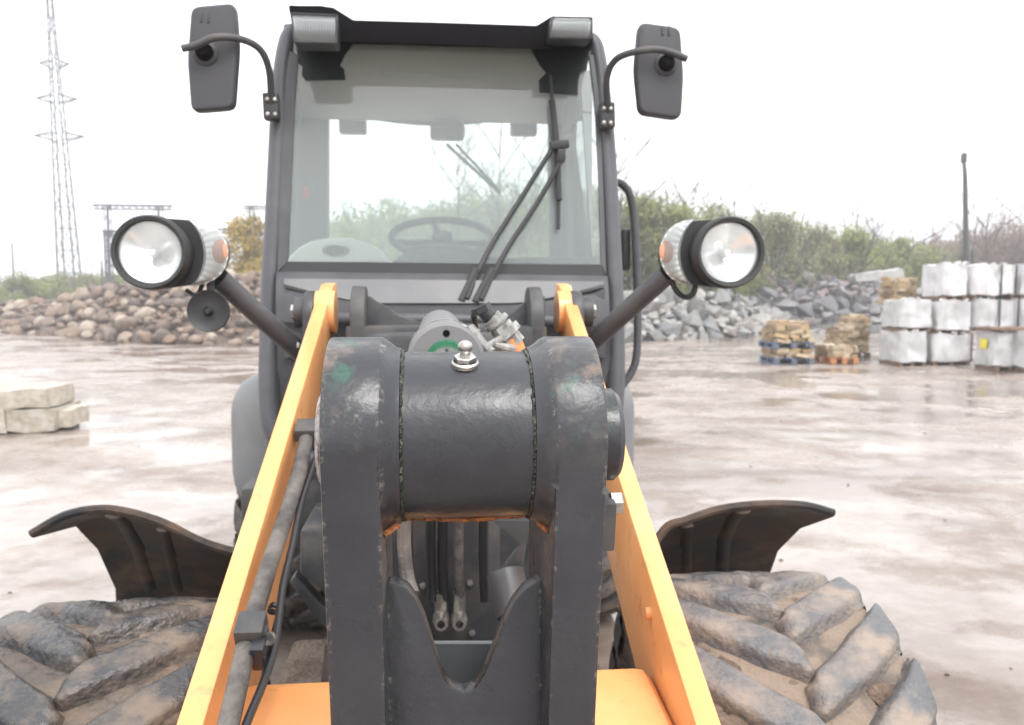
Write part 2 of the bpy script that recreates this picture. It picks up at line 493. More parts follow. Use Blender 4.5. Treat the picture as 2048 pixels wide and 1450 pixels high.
# ------------------------------------------------------------------ wheel loader
ORG = Vector((0, 2.9, 0))
loader = empty('wheel_loader', ORG, label='orange and charcoal wheel loader standing on the muddy yard, seen head on', cat='wheel loader')

def part(name, bm, m, parent=None, smooth=35, label=None, loc=None):
    """geometry given in yard coordinates; the object hangs under its thing or part"""
    o = link(name, to_mesh(name, bm, m, smooth), parent or loader)
    if parent is None:
        o.location = -ORG
    if label: o['label'] = label
    return o

# --- cab
def Yw(py): return 3.22 - (py - 80) / 465 * .14
def W(px, py, dy=0.0): return at(px, py, Yw(py) + dy)

PILLAR = []
for side in (0, 1):
    if side == 0:
        pts = [(590, 62), (575, 85), (563, 160), (555, 300), (548, 450), (541, 560), (537, 700), (537, 800), (546, 862), (575, 905), (640, 925)]
    else:
        pts = [(1178, 80), (1191, 98), (1202, 170), (1214, 300), (1222, 450), (1228, 560), (1232, 700), (1230, 800), (1218, 862), (1188, 905), (1120, 925)]
    PILLAR.append(smooth_path([W(px, py, .03) for px, py in pts], 5))
# rear pillars, side rails and rear header of the cab
bm = nb()
def wall_poly(pts, Y, th): prism(bm, [at(px, py, Y) for px, py in pts], (0, th, 0), .008)
wall_poly([(588, 150), (655, 160), (655, 520), (588, 520)], 4.45, .10)
wall_poly([(1100, 175), (1185, 175), (1185, 520), (1100, 520)], 4.45, .10)
arc = [(655 + i * 44.5, 218 + 30 * math.sin(PI * i / 10)) for i in range(11)]
wall_poly([(588, 130)] + [(1185, 140)] + [(1185, 225)] + arc[::-1] + [(588, 218)], 4.44, .06)
for sx in (-1, 1):
    prism(bm, [(sx * .54, 3.3, 2.49), (sx * .54, 3.3, 2.585), (sx * .69, 4.5, 2.585), (sx * .69, 4.5, 2.49)], (sx * .05, 0, 0), .01)
    prism(bm, [(sx * .62, 3.25, 1.02), (sx * .62, 3.25, 1.55), (sx * .72, 4.5, 1.75), (sx * .72, 4.5, 1.02)], (sx * .05, 0, 0), .015)
box(bm, (0, 4.5, 1.4), (1.46, .08, .74))
box(bm, (0, 3.85, 1.04), (1.3, 1.2, .06))
cab = part('cab_frame', bm, M['cab_light'])
for P in PILLAR:
    bm = nb(); tube(bm, P, .034, 14, flat=(1.0, 1.35))
    part('front_pillar', bm, M['pillar'], cab)
    bm = nb(); sg = 1 if P[0].x < 0 else -1
    tube(bm, [p + Vector((sg * .030, -.012, 0)) for p in P[2:-4]], .010, 8)
    part('door_seal', bm, M['rubber'], cab)
bm = nb()
prism(bm, [(-.57, 3.24, 2.587), (.57, 3.24, 2.587), (.74, 4.52, 2.587), (-.74, 4.52, 2.587)], (0, 0, .05), .02)
roof = part('roof', bm, M['cab'])
bm = nb()
prism(bm, [(-.535, 3.26, 2.578), (.535, 3.26, 2.578), (.72, 4.43, 2.56), (-.72, 4.43, 2.56)], (0, 0, -.03), .012)
box(bm, (.02, 3.6, 2.535), (.5, .12, .02), None, .006)
part('headliner', bm, M['lining'], roof)
bm = nb()
visor = [(577, 10), (600, 11), (640, 11), (667, 15), (707, 40), (890, 45), (1073, 51), (1102, 33), (1186, 36), (1186, 92), (1075, 98), (890, 90), (705, 84), (592, 88)]
fr = [bm.verts.new(at(px, py, 3.02)) for px, py in visor]
bk = [bm.verts.new(at(px, py - 4 if py > 60 else py + 6, 3.26)) for px, py in visor]
bm.faces.new(fr); bm.faces.new(bk[::-1])
for k in range(len(fr)):
    k2 = (k + 1) % len(fr); bm.faces.new((fr[k], bk[k], bk[k2], fr[k2]))
bmesh.ops.recalc_face_normals(bm, faces=bm.faces[:]); bev(bm, .006)
part('roof_visor', bm, M['visor'], roof)

def work_light(q, Y, tilt):
    c = sum((at(px, py, Y) for px, py in q), Vector()) / 4
    bm = nb()
    prism(bm, [at(px, py, Y) for px, py in q], (0, .09, 0), .012, 3)
    w = part('work_light', bm, M['plastic'])
    # bezel frame and ribbed lens
    def inset(k, dy): return [c.lerp(at(px, py, Y), k) + Vector((0, dy, 0)) for px, py in q]
    bm = nb()
    o_, i_ = inset(1.0, -.012), inset(.91, -.012)
    for k in range(4):
        k2 = (k + 1) % 4
        prism(bm, [o_[k], o_[k2], i_[k2], i_[k]], (0, .016, 0), .002, 1)
    part('bezel', bm, M['mirror'], w)
    bm = nb()
    a, b_, c_, d_ = inset(.91, -.018)
    n = 15
    rows = []
    for i in range(7):
        row = []
        for j in range(n * 2 + 1):
            p = a.lerp(b_, j / (2 * n)).lerp(d_.lerp(c_, j / (2 * n)), i / 6)
            row.append(p + Vector((0, (.003 if j % 2 else 0) + .012 * (abs(i / 3 - 1) ** 2), 0)))
        rows.append(row)
    sheet(bm, rows, .002)
    part('lens', bm, M['ribbed'], w, 25)
    bm = nb()
    a, b_, c_, d_ = inset(.84, .0)
    rows = [[a.lerp(b_, j / 10).lerp(d_.lerp(c_, j / 10), i / 8) + Vector((0, .055 * (1 - (i / 4 - 1) ** 2) * (1 - .5 * (j / 5 - 1) ** 2) + .012 + tilt * (i / 4 - 1) * .02, 0)) for j in range(11)] for i in range(9)]
    sheet(bm, rows, .002)
    part('reflector', bm, M['satin'], w)
    bm = nb()
    box(bm, c + Vector((0, .10, .0)), (.03, .06, .05), None, .005)
    part('mount', bm, M['plastic'], w)
work_light([(581, 27), (676, 31), (675, 89), (588, 87)], 2.95, 0)
work_light([(1102, 34), (1185, 36), (1182, 80), (1098, 78)], 2.95, 1)

# windshield with its black ceramic border
bm = nb()
prism(bm, [W(588, 72), W(1186, 80), W(1210, 552), W(556, 546)], (0, .006, 0))
ws = part('windshield', bm, M['glass'])
bm = nb()
def wp(pts, dy=-.008, th=.005): prism(bm, [W(px, py, dy) for px, py in pts], (0, th, 0), .0015, 1)
wp([(555, 547), (576, 523), (1201, 529), (1212, 554)])
part('bottom_border', bm, M['plastic'], ws)
bm = nb()
wp([(577, 100), (597, 110), (590, 200), (583, 350), (576, 522), (554, 546), (560, 350), (568, 180)])
part('side_border', bm, M['cab'], ws)
bm = nb()
wp([(1178, 110), (1190, 108), (1200, 200), (1208, 400), (1213, 553), (1202, 528), (1196, 350), (1187, 180)])
part('side_border', bm, M['cab'], ws)
bm = nb()
wp([(583, 70), (1186, 78), (1184, 98), (1060, 97), (705, 88), (592, 90)], -.006, .004)
wp([(592, 86), (707, 86), (690, 110), (680, 131), (688, 138), (691, 160), (611, 161), (603, 150), (605, 133), (596, 125)], -.006, .004)
wp([(1060, 95), (1180, 96), (1174, 140), (1160, 146), (1156, 165), (1155, 190), (1079, 185), (1078, 160), (1092, 146), (1078, 128)], -.006, .004)
part('top_border', bm, M['frit'], ws)
# wipers: a pair of parallel arms and the blade
bm = nb()
def wy(py): return .13 * max(0.0, min(1.0, (py - 470) / 110)) ** 1.3
def rod(bm, pts, r, dy, segs=8): tube(bm, smooth_path([W(px, py, dy - wy(py)) for px, py in pts], 6), r, segs)
rod(bm, [(934, 598), (975, 505), (1040, 400), (1108, 292)], .0095, -.055)
rod(bm, [(962, 600), (1010, 505), (1075, 405), (1128, 312)], .0095, -.055)
wip = part('wiper', bm, M['plastic'])
bm = nb()
rod(bm, [(922, 604), (952, 540)], .016, -.05); rod(bm, [(950, 606), (985, 540)], .016, -.05)
part('arm_root', bm, M['rubber'], wip)
bm = nb()
box(bm, W(1118, 290, -.055), (.075, .03, .03), (0, R(-8), 0), .006)
box(bm, W(1122, 312, -.055), (.03, .03, .05), None, .006)
part('linkage', bm, M['plastic'], wip)
bm = nb()
rod(bm, [(1099, 150), (1108, 230), (1116, 300), (1117, 400), (1117, 458)], .007, -.028)
rod(bm, [(1104, 200), (1113, 290), (1118, 400)], .012, -.036)
part('blade', bm, M['rubber'], wip)
bm = nb()
box(bm, W(955, 606, -.115), (.15, .05, .05), None, .012)
part('pivot_bracket', bm, M['char'], wip)

# lower front cowl of the cab
bm = nb()
rows = []
for py, Y in ((552, 3.085), (575, 3.03), (605, 3.0), (640, 3.0), (660, 3.03), (720, 3.05), (800, 3.06), (860, 3.07), (910, 3.10)):
    k = (py - 552) / 358
    xl = 556 + 6 * k + max(0, k - .75) * 220; xr = 1212 + 10 * k - max(0, k - .75) * 220
    rows.append([at(xl + (xr - xl) * j / 16, py + .012 * (xl + (xr - xl) * j / 16 - 556), Y - .10 * (1 - (j / 8 - 1) ** 2) * (1 if py < 700 else .6)) for j in range(17)])
sheet(bm, rows, .02)
cowl = part('front_cowl', bm, M['cab'])
bm = nb()
rows = []
for i, e in enumerate((0, .35, .7, 1)):
    row = []
    for j in range(21):
        u = j / 20; w_ = abs(2 * u - 1)
        px = 568 + 640 * u
        top = 557 + 6 * u; bot = 606 - 38 * max(0, w_ - .45) ** 1.3 / .46
        row.append(at(px, top + (bot - top) * e, 3.03 - .05 * e - .11 * (1 - w_ ** 2)))
    rows.append(row)
sheet(bm, rows, .012)
part('cowl_top', bm, M['panel'], cowl)
bm = nb()
tube(bm, [at(620, 636, 2.88), at(760, 638, 2.82), at(1000, 640, 2.82), at(1150, 642, 2.9)], .021, 12)
part('cross_rail', bm, M['cab'], cowl)
for q in ([(567, 575), (640, 600), (640, 700), (567, 720)], [(1135, 602), (1212, 575), (1212, 720), (1135, 700)]):
    bm = nb(); prism(bm, [at(px, py, 2.985) for px, py in q], (0, .04, 0), .012)
    part('side_inset', bm, M['cab'], cowl)

# inside the cab
bm = nb()
dome = [(572, 528), (578, 512), (596, 495), (622, 481), (660, 475), (700, 475), (738, 486), (765, 502), (782, 528)]
prism(bm, [at(px, py, 3.30) for px, py in dome], (0, .35, 0), .03, 3)
dsh = part('dashboard', bm, M['dash'])
bm = nb()
lathe(bm, [(-.012, .030), (-.016, .045), (-.012, .052), (.0, .052)], at(672, 500, 3.295), (0, .94, .35), 28)
for o_ in bm.verts: o_.co.z = at(672, 500, 3.295).z + (o_.co.z - at(672, 500, 3.295).z) * .5
part('cup_ring', bm, M['steel'], dsh)
bm = nb()
lathe(bm, [(-.008, 0), (-.008, .040), (0, .040)], at(672, 500, 3.285), (0, .94, .35), 28)
for o_ in bm.verts: o_.co.z = at(672, 500, 3.285).z + (o_.co.z - at(672, 500, 3.285).z) * .5
part('cup_hole', bm, M['dashdark'], dsh)
bm = nb()
prism(bm, [at(px, py, 3.34) for px, py in [(782, 526), (800, 512), (860, 508), (900, 505), (960, 510), (1000, 516), (1198, 512), (1198, 530), (782, 530)]], (0, .2, 0), .01)
prism(bm, [at(px, py, 3.5) for px, py in [(800, 526), (810, 500), (830, 488), (930, 488), (960, 500), (980, 526)]], (0, .12, 0), .02)
part('instrument_binnacle', bm, M['dashdark'], dsh)
bm = nb()
wc = at(884, 474, 3.72); ax = Vector((0, -.42, .90)).normalized()
u = Vector((1, 0, 0)); v = ax.cross(u)
tube(bm, [wc + (u * math.cos(2 * PI * k / 40) + v * math.sin(2 * PI * k / 40)) * .222 for k in range(41)], .017, 10, False)
for a in (R(100), R(-20), R(200)):
    tube(bm, [wc - ax * .03, wc + (u * math.cos(a) + v * math.sin(a)) * .215], .014, 8)
lathe(bm, [(.015, 0), (.015, .045), (-.04, .05), (-.04, 0)], wc, ax, 20)
tube(bm, [wc - ax * .03, wc - ax * .1 + Vector((.02, -.12, -.16))], .035, 10)
part('steering_wheel', bm, M['dashdark'])
bm = nb()
box(bm, at(895, 262, 4.36), (.18, .08, .10), None, .03)
tube(bm, [at(893, 288, 4.58), at(1000, 386, 4.62)], .010, 6); tube(bm, [at(912, 288, 4.58), at(1000, 382, 4.62)], .008, 6)
part('rear_wiper', bm, M['dashdark'])
for q in ((706, 251), (1047, 255)):
    bm = nb()
    box(bm, at(*q, 4.62), (.145, .08, .09), None, .012)
    part('rear_lamp', bm, M['dashdark'])
bm = nb()
prism(bm, [at(655, 215, 4.5), at(1100, 215, 4.5), at(1100, 520, 4.5), at(655, 520, 4.5)], (0, .005, 0))
part('rear_window', bm, M['rearglass'])
for sx in (-1, 1):
    bm = nb()
    prism(bm, [(sx * .63, 3.28, 1.55), (sx * .56, 3.28, 2.5), (sx * .71, 4.44, 2.5), (sx * .735, 4.44, 1.74)], (sx * .005, 0, 0))
    part('side_window', bm, M['rearglass'])
bm = nb()
box(bm, at(612, 385, 4.42), (.035, .01, .06), None, .003)
part('warning_sticker', bm, mat('red_sticker', (.6, .08, .05), .5), cab)
bm = nb()
box(bm, (.0, 3.95, 1.36), (.48, .48, .14), None, .05, 3)
part('seat', bm, M['dashdark'])

# mirrors
def round_poly(c, r, n=5):
    out = []
    m = len(c)
    for i in range(m):
        p, a, b_ = Vector(c[i]), Vector(c[i - 1]), Vector(c[(i + 1) % m])
        ra = min(r, (a - p).length * .45); rb = min(r, (b_ - p).length * .45)
        s_, e = p + (a - p).normalized() * ra, p + (b_ - p).normalized() * rb
        for k in range(n + 1):
            t = k / n
            out.append((1 - t) ** 2 * s_ + 2 * t * (1 - t) * p + t * t * e)
    return out

def mirror(outline, armp, ball, clampy, cpx, Y, lean):
    bm = nb()
    P = [at(p.x, p.y, Y) for p in round_poly([(a_, b_, 0) for a_, b_ in outline], 17)]
    c = sum(P, Vector()) / len(P)
    prism(bm, P, (0, .055, 0), .016, 3)
    t = part('mirror', bm, M['mirror'])
    bm = nb()
    prism(bm, [c.lerp(p, .93) + Vector((0, .0555, 0)) for p in P], (0, .004, 0), .001, 1)
    part('mirror_glass', bm, M['chrome'], t)
    bm = nb()
    b0 = at(*ball, Y)
    lathe(bm, [(-.012, 0), (-.012, .022), (-.006, .040), (.004, .047)], b0 + Vector((0, 0, -.004)), 'y', 28)
    part('ball_boss', bm, M['mirror'], t)
    bm = nb()
    lathe(bm, [(-.045, 0), (-.045, .018), (-.03, .028), (-.012, .03), (-.01, .0)], b0 + Vector((0, 0, -.004)), 'y', 22)
    part('ball_joint', bm, M['visor'], t)
    # two shallow moulded ribs and a bow line on the back
    bm = nb()
    for dx in (-.012, .012):
        box(bm, Vector((b0.x + dx, b0.y - .001, b0.z + .115)), (.008, .006, .035), None, .002)
    part('moulded_rib', bm, M['mirror'], t)
    bm = nb()
    n = len(armp)
    tube(bm, smooth_path([at(px, py, 3.14 - (3.14 - Y + .05) * min(1, k / (n * .6))) for k, (px, py) in enumerate(armp)], 6), .0125, 12)
    a = part('mirror_arm', bm, M['char'])
    bm = nb()
    box(bm, at(cpx, clampy, 3.13), (.055, .05, .095), (0, R(-2), 0), .008)
    part('clamp', bm, M['char'], a)
    for dx in (-.013, .013):
        for dz in (-.026, .026):
            bm = nb()
            lathe(bm, [(-.012, 0), (-.010, .006), (-.004, .009), (.004, .009)], at(cpx, clampy, 3.104) + Vector((dx, 0, dz)), 'y', 12)
            part('bolt', bm, M['steel'], a)
mirror([(381, 12), (470, 4), (476, 90), (467, 216), (381, 223), (373, 120)],
       [(543, 240), (542, 190), (538, 140), (524, 104), (498, 84), (462, 75), (425, 76), (395, 90), (364, 97)], (411, 104), 214, 543, 2.98, 1)
mirror([(1279, 42), (1362, 54), (1369, 150), (1364, 238), (1280, 226), (1271, 135)],
       [(1215, 262), (1215, 215), (1213, 170), (1219, 138), (1236, 116), (1268, 104), (1310, 99), (1345, 106), (1374, 118)], (1331, 126), 232, 1214, 3.02, -1)
# hand rail, door latch bracket
bm = nb()
tube(bm, smooth_path([at(px, py, 3.3) for px, py in [(1226, 364), (1243, 368), (1258, 386), (1267, 425), (1272, 500), (1275, 600), (1274, 700), (1264, 742), (1238, 780)]], 6), .0165, 12)
part('hand_rail', bm, M['cab'])
bm = nb()
box(bm, at(1251, 500, 3.35), (.035, .05, .17), None, .012)
part('door_latch', bm, M['plastic'])

# rear half: fenders, bonnet, frame
for sx in (-1, 1):
    bm = nb()
    box(bm, (sx * .66, 4.05, .98), (.48, 1.05, .62), None, .22, 8)
    part('rear_fender', bm, M['cab_light'])
bm = nb()
box(bm, (0, 5.15, 1.3), (1.0, 1.15, .78), None, .09, 3)
part('engine_bonnet', bm, M['orange'])
bm = nb()
box(bm, (0, 3.9, .72), (.64, 2.4, .42), None, .03)
box(bm, (-.53, 2.98, .86), (.30, .26, .20), None, .02)
box(bm, (.53, 3.02, .84), (.26, .26, .20), None, .02)
part('rear_frame', bm, M['char'])

# --- front frame tower
bm = nb()
box(bm, (0.01, 2.42, 1.0), (.42, .46, 1.02), None, .02)
box(bm, (0, 2.05, .56), (.56, 1.1, .24), None, .03)
prism(bm, [at(690, 652, 2.36), at(1095, 652, 2.36), at(1095, 760, 2.36), at(690, 760, 2.36)], (0, .3, 0), .012)
tower = part('front_frame', bm, M['char'])
bm = nb()
top = [(705, 592), (735, 590), (760, 606), (800, 632), (850, 648), (900, 652), (960, 650), (1005, 640), (1040, 614), (1062, 592), (1090, 592)]
prism(bm, [at(px, py, 2.48) for px, py in top] + [at(1090, 700, 2.48), at(705, 700, 2.48)], (0, .035, 0), .004)
part('gusset_plate', bm, M['char'], tower)
def ear(x0, x1, Yc, ztop, r, zb, name='ear'):
    bm = nb()
    poly = [(x0, Yc + r * math.cos(a), ztop - r + r * math.sin(a)) for a in [PI * k / 14 for k in range(15)]] + [(x0, Yc - r, zb), (x0, Yc + r, zb)]
    prism(bm, poly, (x1 - x0, 0, 0), .006)
    return part(name, bm, M['char'], tower)
for (pa, pb, ptop, r) in ((698, 728, 574, .10), (1062, 1090, 576, .10), (600, 622, 584, .075), (1150, 1173, 584, .075)):
    a, b_ = at(pa, ptop, 2.36), at(pb, ptop, 2.36)
    ear(a.x, b_.x, 2.46, a.z + .005, r, 1.25)
for sx, pa, pb in ((-1, 590, 650), (1, 1120, 1184)):
    bm = nb()
    a, b_ = at(pa, 622, 2.45), at(pb, 622, 2.45)
    cyl(bm, (a.x, 2.46, 1.565), (b_.x, 2.46, 1.565), .045, 28)
    part('boom_pin', bm, M['char'], tower)
    bm = nb()
    c0 = b_.x if sx > 0 else a.x
    lathe(bm, [(-.012, 0), (-.012, .022), (.012, .022), (.012, 0)], (c0, 2.46, 1.565), 'x', 6)
    part('pin_nut', bm, M['steel'], tower)
# valve plate and hoses seen through the notch of the lever
bm = nb()
prism(bm, [at(px, py, 2.13) for px, py in [(826, 1020), (1000, 1020), (1000, 1290), (826, 1290)]], (0, .03, 0), .004)
part('valve_plate', bm, M['char'], tower)
for px in (862, 886, 918, 968):
    bm = nb()
    tube(bm, smooth_path([at(px + 6, 900, 2.0), at(px, 1020, 2.02), at(px - 1, 1120, 2.05), at(px + 2, 1200, 2.08)], 4), .013, 10)
    part('hydraulic_hose', bm, M['hose_black'] if px != 918 else M['hose'])
for px in (882, 918):
    bm = nb()
    tube(bm, [at(px, 1185, 2.08), at(px, 1222, 2.08)], .017, 8)
    lathe(bm, [(-.03, .010), (-.03, .017), (-.005, .022), (.03, .02)], at(px, 1240, 2.06), 'y', 14)
    part('hose_fitting', bm, M['steel'])
for q in ((846, 1170), (940, 1165), (944, 1265), (846, 1265)):
    bm = nb(); lathe(bm, [(-.008, 0), (-.006, .009), (.004, .009)], at(*q, 2.125), 'y', 6)
    part('bolt', bm, M['steel'], tower)
bm = nb()
tube(bm, smooth_path([at(812, 1000, 1.6), at(808, 1080, 1.6), at(814, 1150, 1.58), at(826, 1190, 1.55)], 4), .014, 10)
part('hydraulic_hose', bm, M['hose'])
bm = nb()
prism(bm, [at(px, py, 1.75) for px, py in [(985, 1040), (1040, 1090), (1010, 1130), (1045, 1150), (1060, 1040)]], (0, .02, 0), .003)
tube(bm, [at(1010, 1145, 1.7), at(1030, 1230, 1.65)], .04, 14)
part('hose_guard', bm, M['char'], tower)  # charcoal here puts the shade of the opening into the colour
# dark boxes and brace on the left below the arm
bm = nb()
prism(bm, [at(px, py, 2.2) for px, py in [(578, 1165), (640, 1250), (660, 1262), (660, 1225), (590, 1150)]], (0, .05, 0), .006)
prism(bm, [at(px, py, 2.15) for px, py in [(600, 1060), (660, 1060), (660, 1195), (600, 1150)]], (0, .3, 0), .01)
part('side_brace', bm, M['char'], tower)
bm = nb()
prism(bm, [at(px, py, 1.6) for px, py in [(650, 1290), (625, 1500), (680, 1500), (680, 1290)]], (0, .03, 0), .004)
part('link_bracket', bm, M['char'], tower)
bm = nb()
box(bm, (0, 2.1, .40), (.98, 1.25, .16), None, .03)
part('shade_plate', bm, M['mud'], tower)  # plate added to darken the view under the machine
bm = nb()
box(bm, (0, 1.75, .5), (1.0, .2, .22), None, .05)
for sx in (-1, 1): cyl(bm, (sx * .35, 1.75, .51), (sx * .6, 1.75, .51), .15, 24)
part('front_axle', bm, M['char'])

# --- boom arms
def top_z(y): return 1.0035 + .4715 * (y - 1.159)
for sx in (-1, 1):
    bm = nb()
    x0 = .351
    ys_ = [(.55, .95), (1.0, 1.0), (1.6, 1.0), (2.1, .85), (2.55, .55)]
    poly = [(sx * x0, y, top_z(y)) for y in (.45, 2.52)] + [(sx * x0, 2.60, top_z(2.60) - .03), (sx * x0, 2.60, top_z(2.6) - .14)] + [(sx * x0, 2.45, top_z(2.45) - .17), (sx * x0, 1.75, top_z(1.75) - .25), (sx * x0, 1.1, top_z(1.1) - .27), (sx * x0, .45, top_z(.45) - .20)]
    prism(bm, poly, (sx * .038, 0, 0), .004)
    skew = .026 if sx < 0 else .011
    for v in bm.verts: v.co.x += skew * (v.co.y - 1.16)
    arm = part('boom_arm', bm, M['orange'])
    bm = nb()
    lathe(bm, [(-.028, .0), (-.028, .062), (.028, .062), (.028, 0)], (sx * .365 + (.034 if sx < 0 else .012), 2.46, 1.565), 'x', 28)
    part('arm_boss', bm, M['orange'], arm)
    if sx > 0:
        bm = nb()
        for y in (1.385,):
            lathe(bm, [(-.014, 0), (-.012, .010), (0, .012)], (x0 + .006, y, top_z(y) - .06), 'x', 14)
        part('arm_stud', bm, M['orange'], arm)
bm = nb()
box(bm, (0, 1.24, .872), (.70, .30, .15), (R(6), 0, 0), .03, 3)
ct = part('boom_cross_tube', bm, M['orange'])
bm = nb()
for x in (-.155, .165):
    box(bm, (x, 1.37, .957), (.045, .05, .05), (R(6), 0, 0), .012)
part('lifting_lug', bm, M['orange'], ct)

# hoses clipped along the left arm
bm = nb()
thick = [(612, 880, 1.84), (598, 945, 1.72), (572, 1030, 1.60), (545, 1110, 1.47), (520, 1190, 1.37), (497, 1270, 1.28), (475, 1370, 1.20), (452, 1470, 1.13), (430, 1570, 1.06)]
tube(bm, smooth_path([at(*p) for p in thick], 5), .0155, 14)
part('hydraulic_hose', bm, M['hose'])
bm = nb()
thin = [(632, 915, 1.80), (604, 1000, 1.66), (585, 1090, 1.52), (566, 1170, 1.42), (556, 1250, 1.33), (548, 1300, 1.28), (525, 1370, 1.22), (492, 1450, 1.15), (465, 1540, 1.08)]
tube(bm, smooth_path([at(*p) for p in thin], 5), .0065, 10)
part('grease_hose', bm, M['hose_black'])
bm = nb()
box(bm, at(502, 1256, 1.27), (.043, .045, .028), (R(25), 0, 0), .003)
cl = part('hose_clamp', bm, M['char'])
bm = nb()
box(bm, at(521, 1285, 1.262) + Vector((0, 0, -.008)), (.02, .05, .045), (R(25), 0, 0), .002)
part('clamp_bracket', bm, M['lever'], cl)
bm = nb()
lathe(bm, [(-.006, 0), (-.004, .009), (.004, .011)], at(539, 1276, 1.25), (-.4, -.9, 0), 14)
part('bolt', bm, M['steel'], cl)
bm = nb()
box(bm, at(615, 860, 1.86), (.05, .05, .03), (R(25), 0, 0), .003)
part('hose_clamp', bm, M['char'])
bm = nb()
for k in range(2): lathe(bm, [(-.004, .010), (.004, .010)], at(550 - k * 3, 1215 + k * 4, 1.375), (0, .8, .5), 12)
part('cable_tie', bm, M['hose_black'])

# --- tilt lever with its pivot tube, the nearest piece
YC, ZC = .950, 1.445
RP, RT = .113, .0955
XL0, XL1, XR0, XR1 = -.141, -.0805, .1015, .156
bm = nb()
notch = [(752, 1168), (790, 1166), (815, 1176), (833, 1200), (850, 1240), (872, 1310), (888, 1358), (905, 1378), (928, 1386), (950, 1378), (968, 1350), (988, 1300), (1008, 1245), (1028, 1205), (1048, 1180), (1075, 1162), (1115, 1160)]
poly = [at(px, py, .955) for px, py in notch]
poly = [Vector((XL1 - .004, .955, poly[0].z))] + poly[1:-1] + [Vector((XR0 + .004, .955, poly[-1].z)), Vector((XR0 + .004, .955, .70)), Vector((XL1 - .004, .955, .70))]
prism(bm, poly, (0, .028, 0), .004)
lever = part('tilt_lever', bm, M['lever'])
for x0, x1 in ((XL0, XL1), (XR0, XR1)):
    bm = nb()
    n = 28
    poly = [(x0, YC - RP * math.cos(PI * k / n), ZC + RP * math.sin(PI * k / n)) for k in range(n + 1)]
    poly += [(x0, YC + RP + .04, ZC - .3), (x0, YC + RP, .66), (x0, YC - RP + .125, .66), (x0, YC - RP + .052, ZC - .30)]
    prism(bm, poly, (x1 - x0, 0, 0), .0035, 2)
    part('side_plate', bm, M['lever'], lever, 30)
bm = nb()
prof = []
for k in range(31):
    x = (XL1 + .016) + (XR0 - XL1 - .032) * k / 30
    prof.append((x, RT))
lathe(bm, prof, (0, YC, ZC), 'x', 96)
part('pivot_tube', bm, M['lever'], lever, 40)
for s, xi in ((1, XL1), (-1, XR0)):
    bm = nb()
    lathe(bm, [(-.002, .1125), (.003, .110), (.009, .105), (.014, .1015), (.019, .100), (.020, .096), (.020, .08)], (xi, YC, ZC), (s, 0, 0), 72)
    part('collar', bm, M['lever'], lever, 50)
    bm = nb()
    rr = random.Random(3 + s)
    xw = xi + s * .0205
    ring = [Vector((xw + .0012 * rr.uniform(-1, 1), YC + (RT + .001) * math.cos(2 * PI * k / 110), ZC + (RT + .001) * math.sin(2 * PI * k / 110))) for k in range(111)]
    tube(bm, ring, [.0020 + .0005 * rr.random() for _ in ring], 8, False)
    part('weld_bead', bm, M['weld'], lever)
bm = nb()
rr = random.Random(8)
pts = [Vector((-.058 + .14 * k / 24, YC - .022 + .002 * rr.uniform(-1, 1), ZC - .0925 - .003 * math.exp(-((k - 12) / 5) ** 2))) for k in range(25)]
tube(bm, pts, [.002 + .0018 * rr.random() for _ in pts], 6)
tube(bm, [Vector((XL1 - .0, YC - .06, ZC - .100)), Vector((XL1 + .016, YC - .05, ZC - .092))], [.004, .003], 6)
tube(bm, [Vector((XR0 + .0, YC - .05, ZC - .104)), Vector((XR0 - .012, YC - .045, ZC - .094))], [.004, .0025], 6)
part('rusty_edge', bm, M['rust'], lever)
# grease nipple
g = at(930, 722, .905)
g = Vector((g.x, .905, ZC + math.sqrt(RT ** 2 - (.905 - YC) ** 2) - .001))
gax = Vector((0, -.35, .94)).normalized()
bm = nb()
lathe(bm, [(0, .0150), (.004, .0150), (.006, .013)], g, gax, 24)
lathe(bm, [(.004, 0), (.004, .0125), (.011, .0125), (.012, .011), (.012, 0)], g, gax, 6)
lathe(bm, [(.011, .0062), (.016, .0055), (.018, .0062), (.0205, .0078), (.0235, .0082), (.0265, .0070), (.0285, .0045), (.0292, .002), (.0288, 0)], g, gax, 24)
part('grease_nipple', bm, M['steel'], lever)
bm = nb()
lathe(bm, [(0, .0), (.0, .054), (.027, .054), (.033, .049), (.034, .0)], (XR1, YC, ZC - .003), 'x', 48)
part('pivot_pin', bm, M['lever'], lever, 30)
bm = nb()
lathe(bm, [(0, 0), (0, .054), (-.009, .054), (-.013, .049), (-.013, 0)], (XL0, YC, ZC - .003), 'x', 48)
part('pivot_pin', bm, M['scratched'], lever, 30)
bm = nb()
box(bm, (XR1 + .014, YC - .0, ZC - .105), (.030, .05, .06), (R(10), 0, 0), .003)
part('pin_keeper', bm, M['char'], lever)
bm = nb()
lathe(bm, [(0, 0), (0, .014), (.012, .014), (.014, .012), (.014, 0)], (XR1 + .026, YC - .005, ZC - .085), 'x', 6)
part('bolt', bm, M['steel'], lever)
bm = nb()
prism(bm, [at(px, py, 1.10) for px, py in [(860, 1287), (1000, 1287), (1010, 1500), (850, 1500)]], (0, .012, 0), .003)
part('shelf_plate', bm, M['cab_light'], lever)

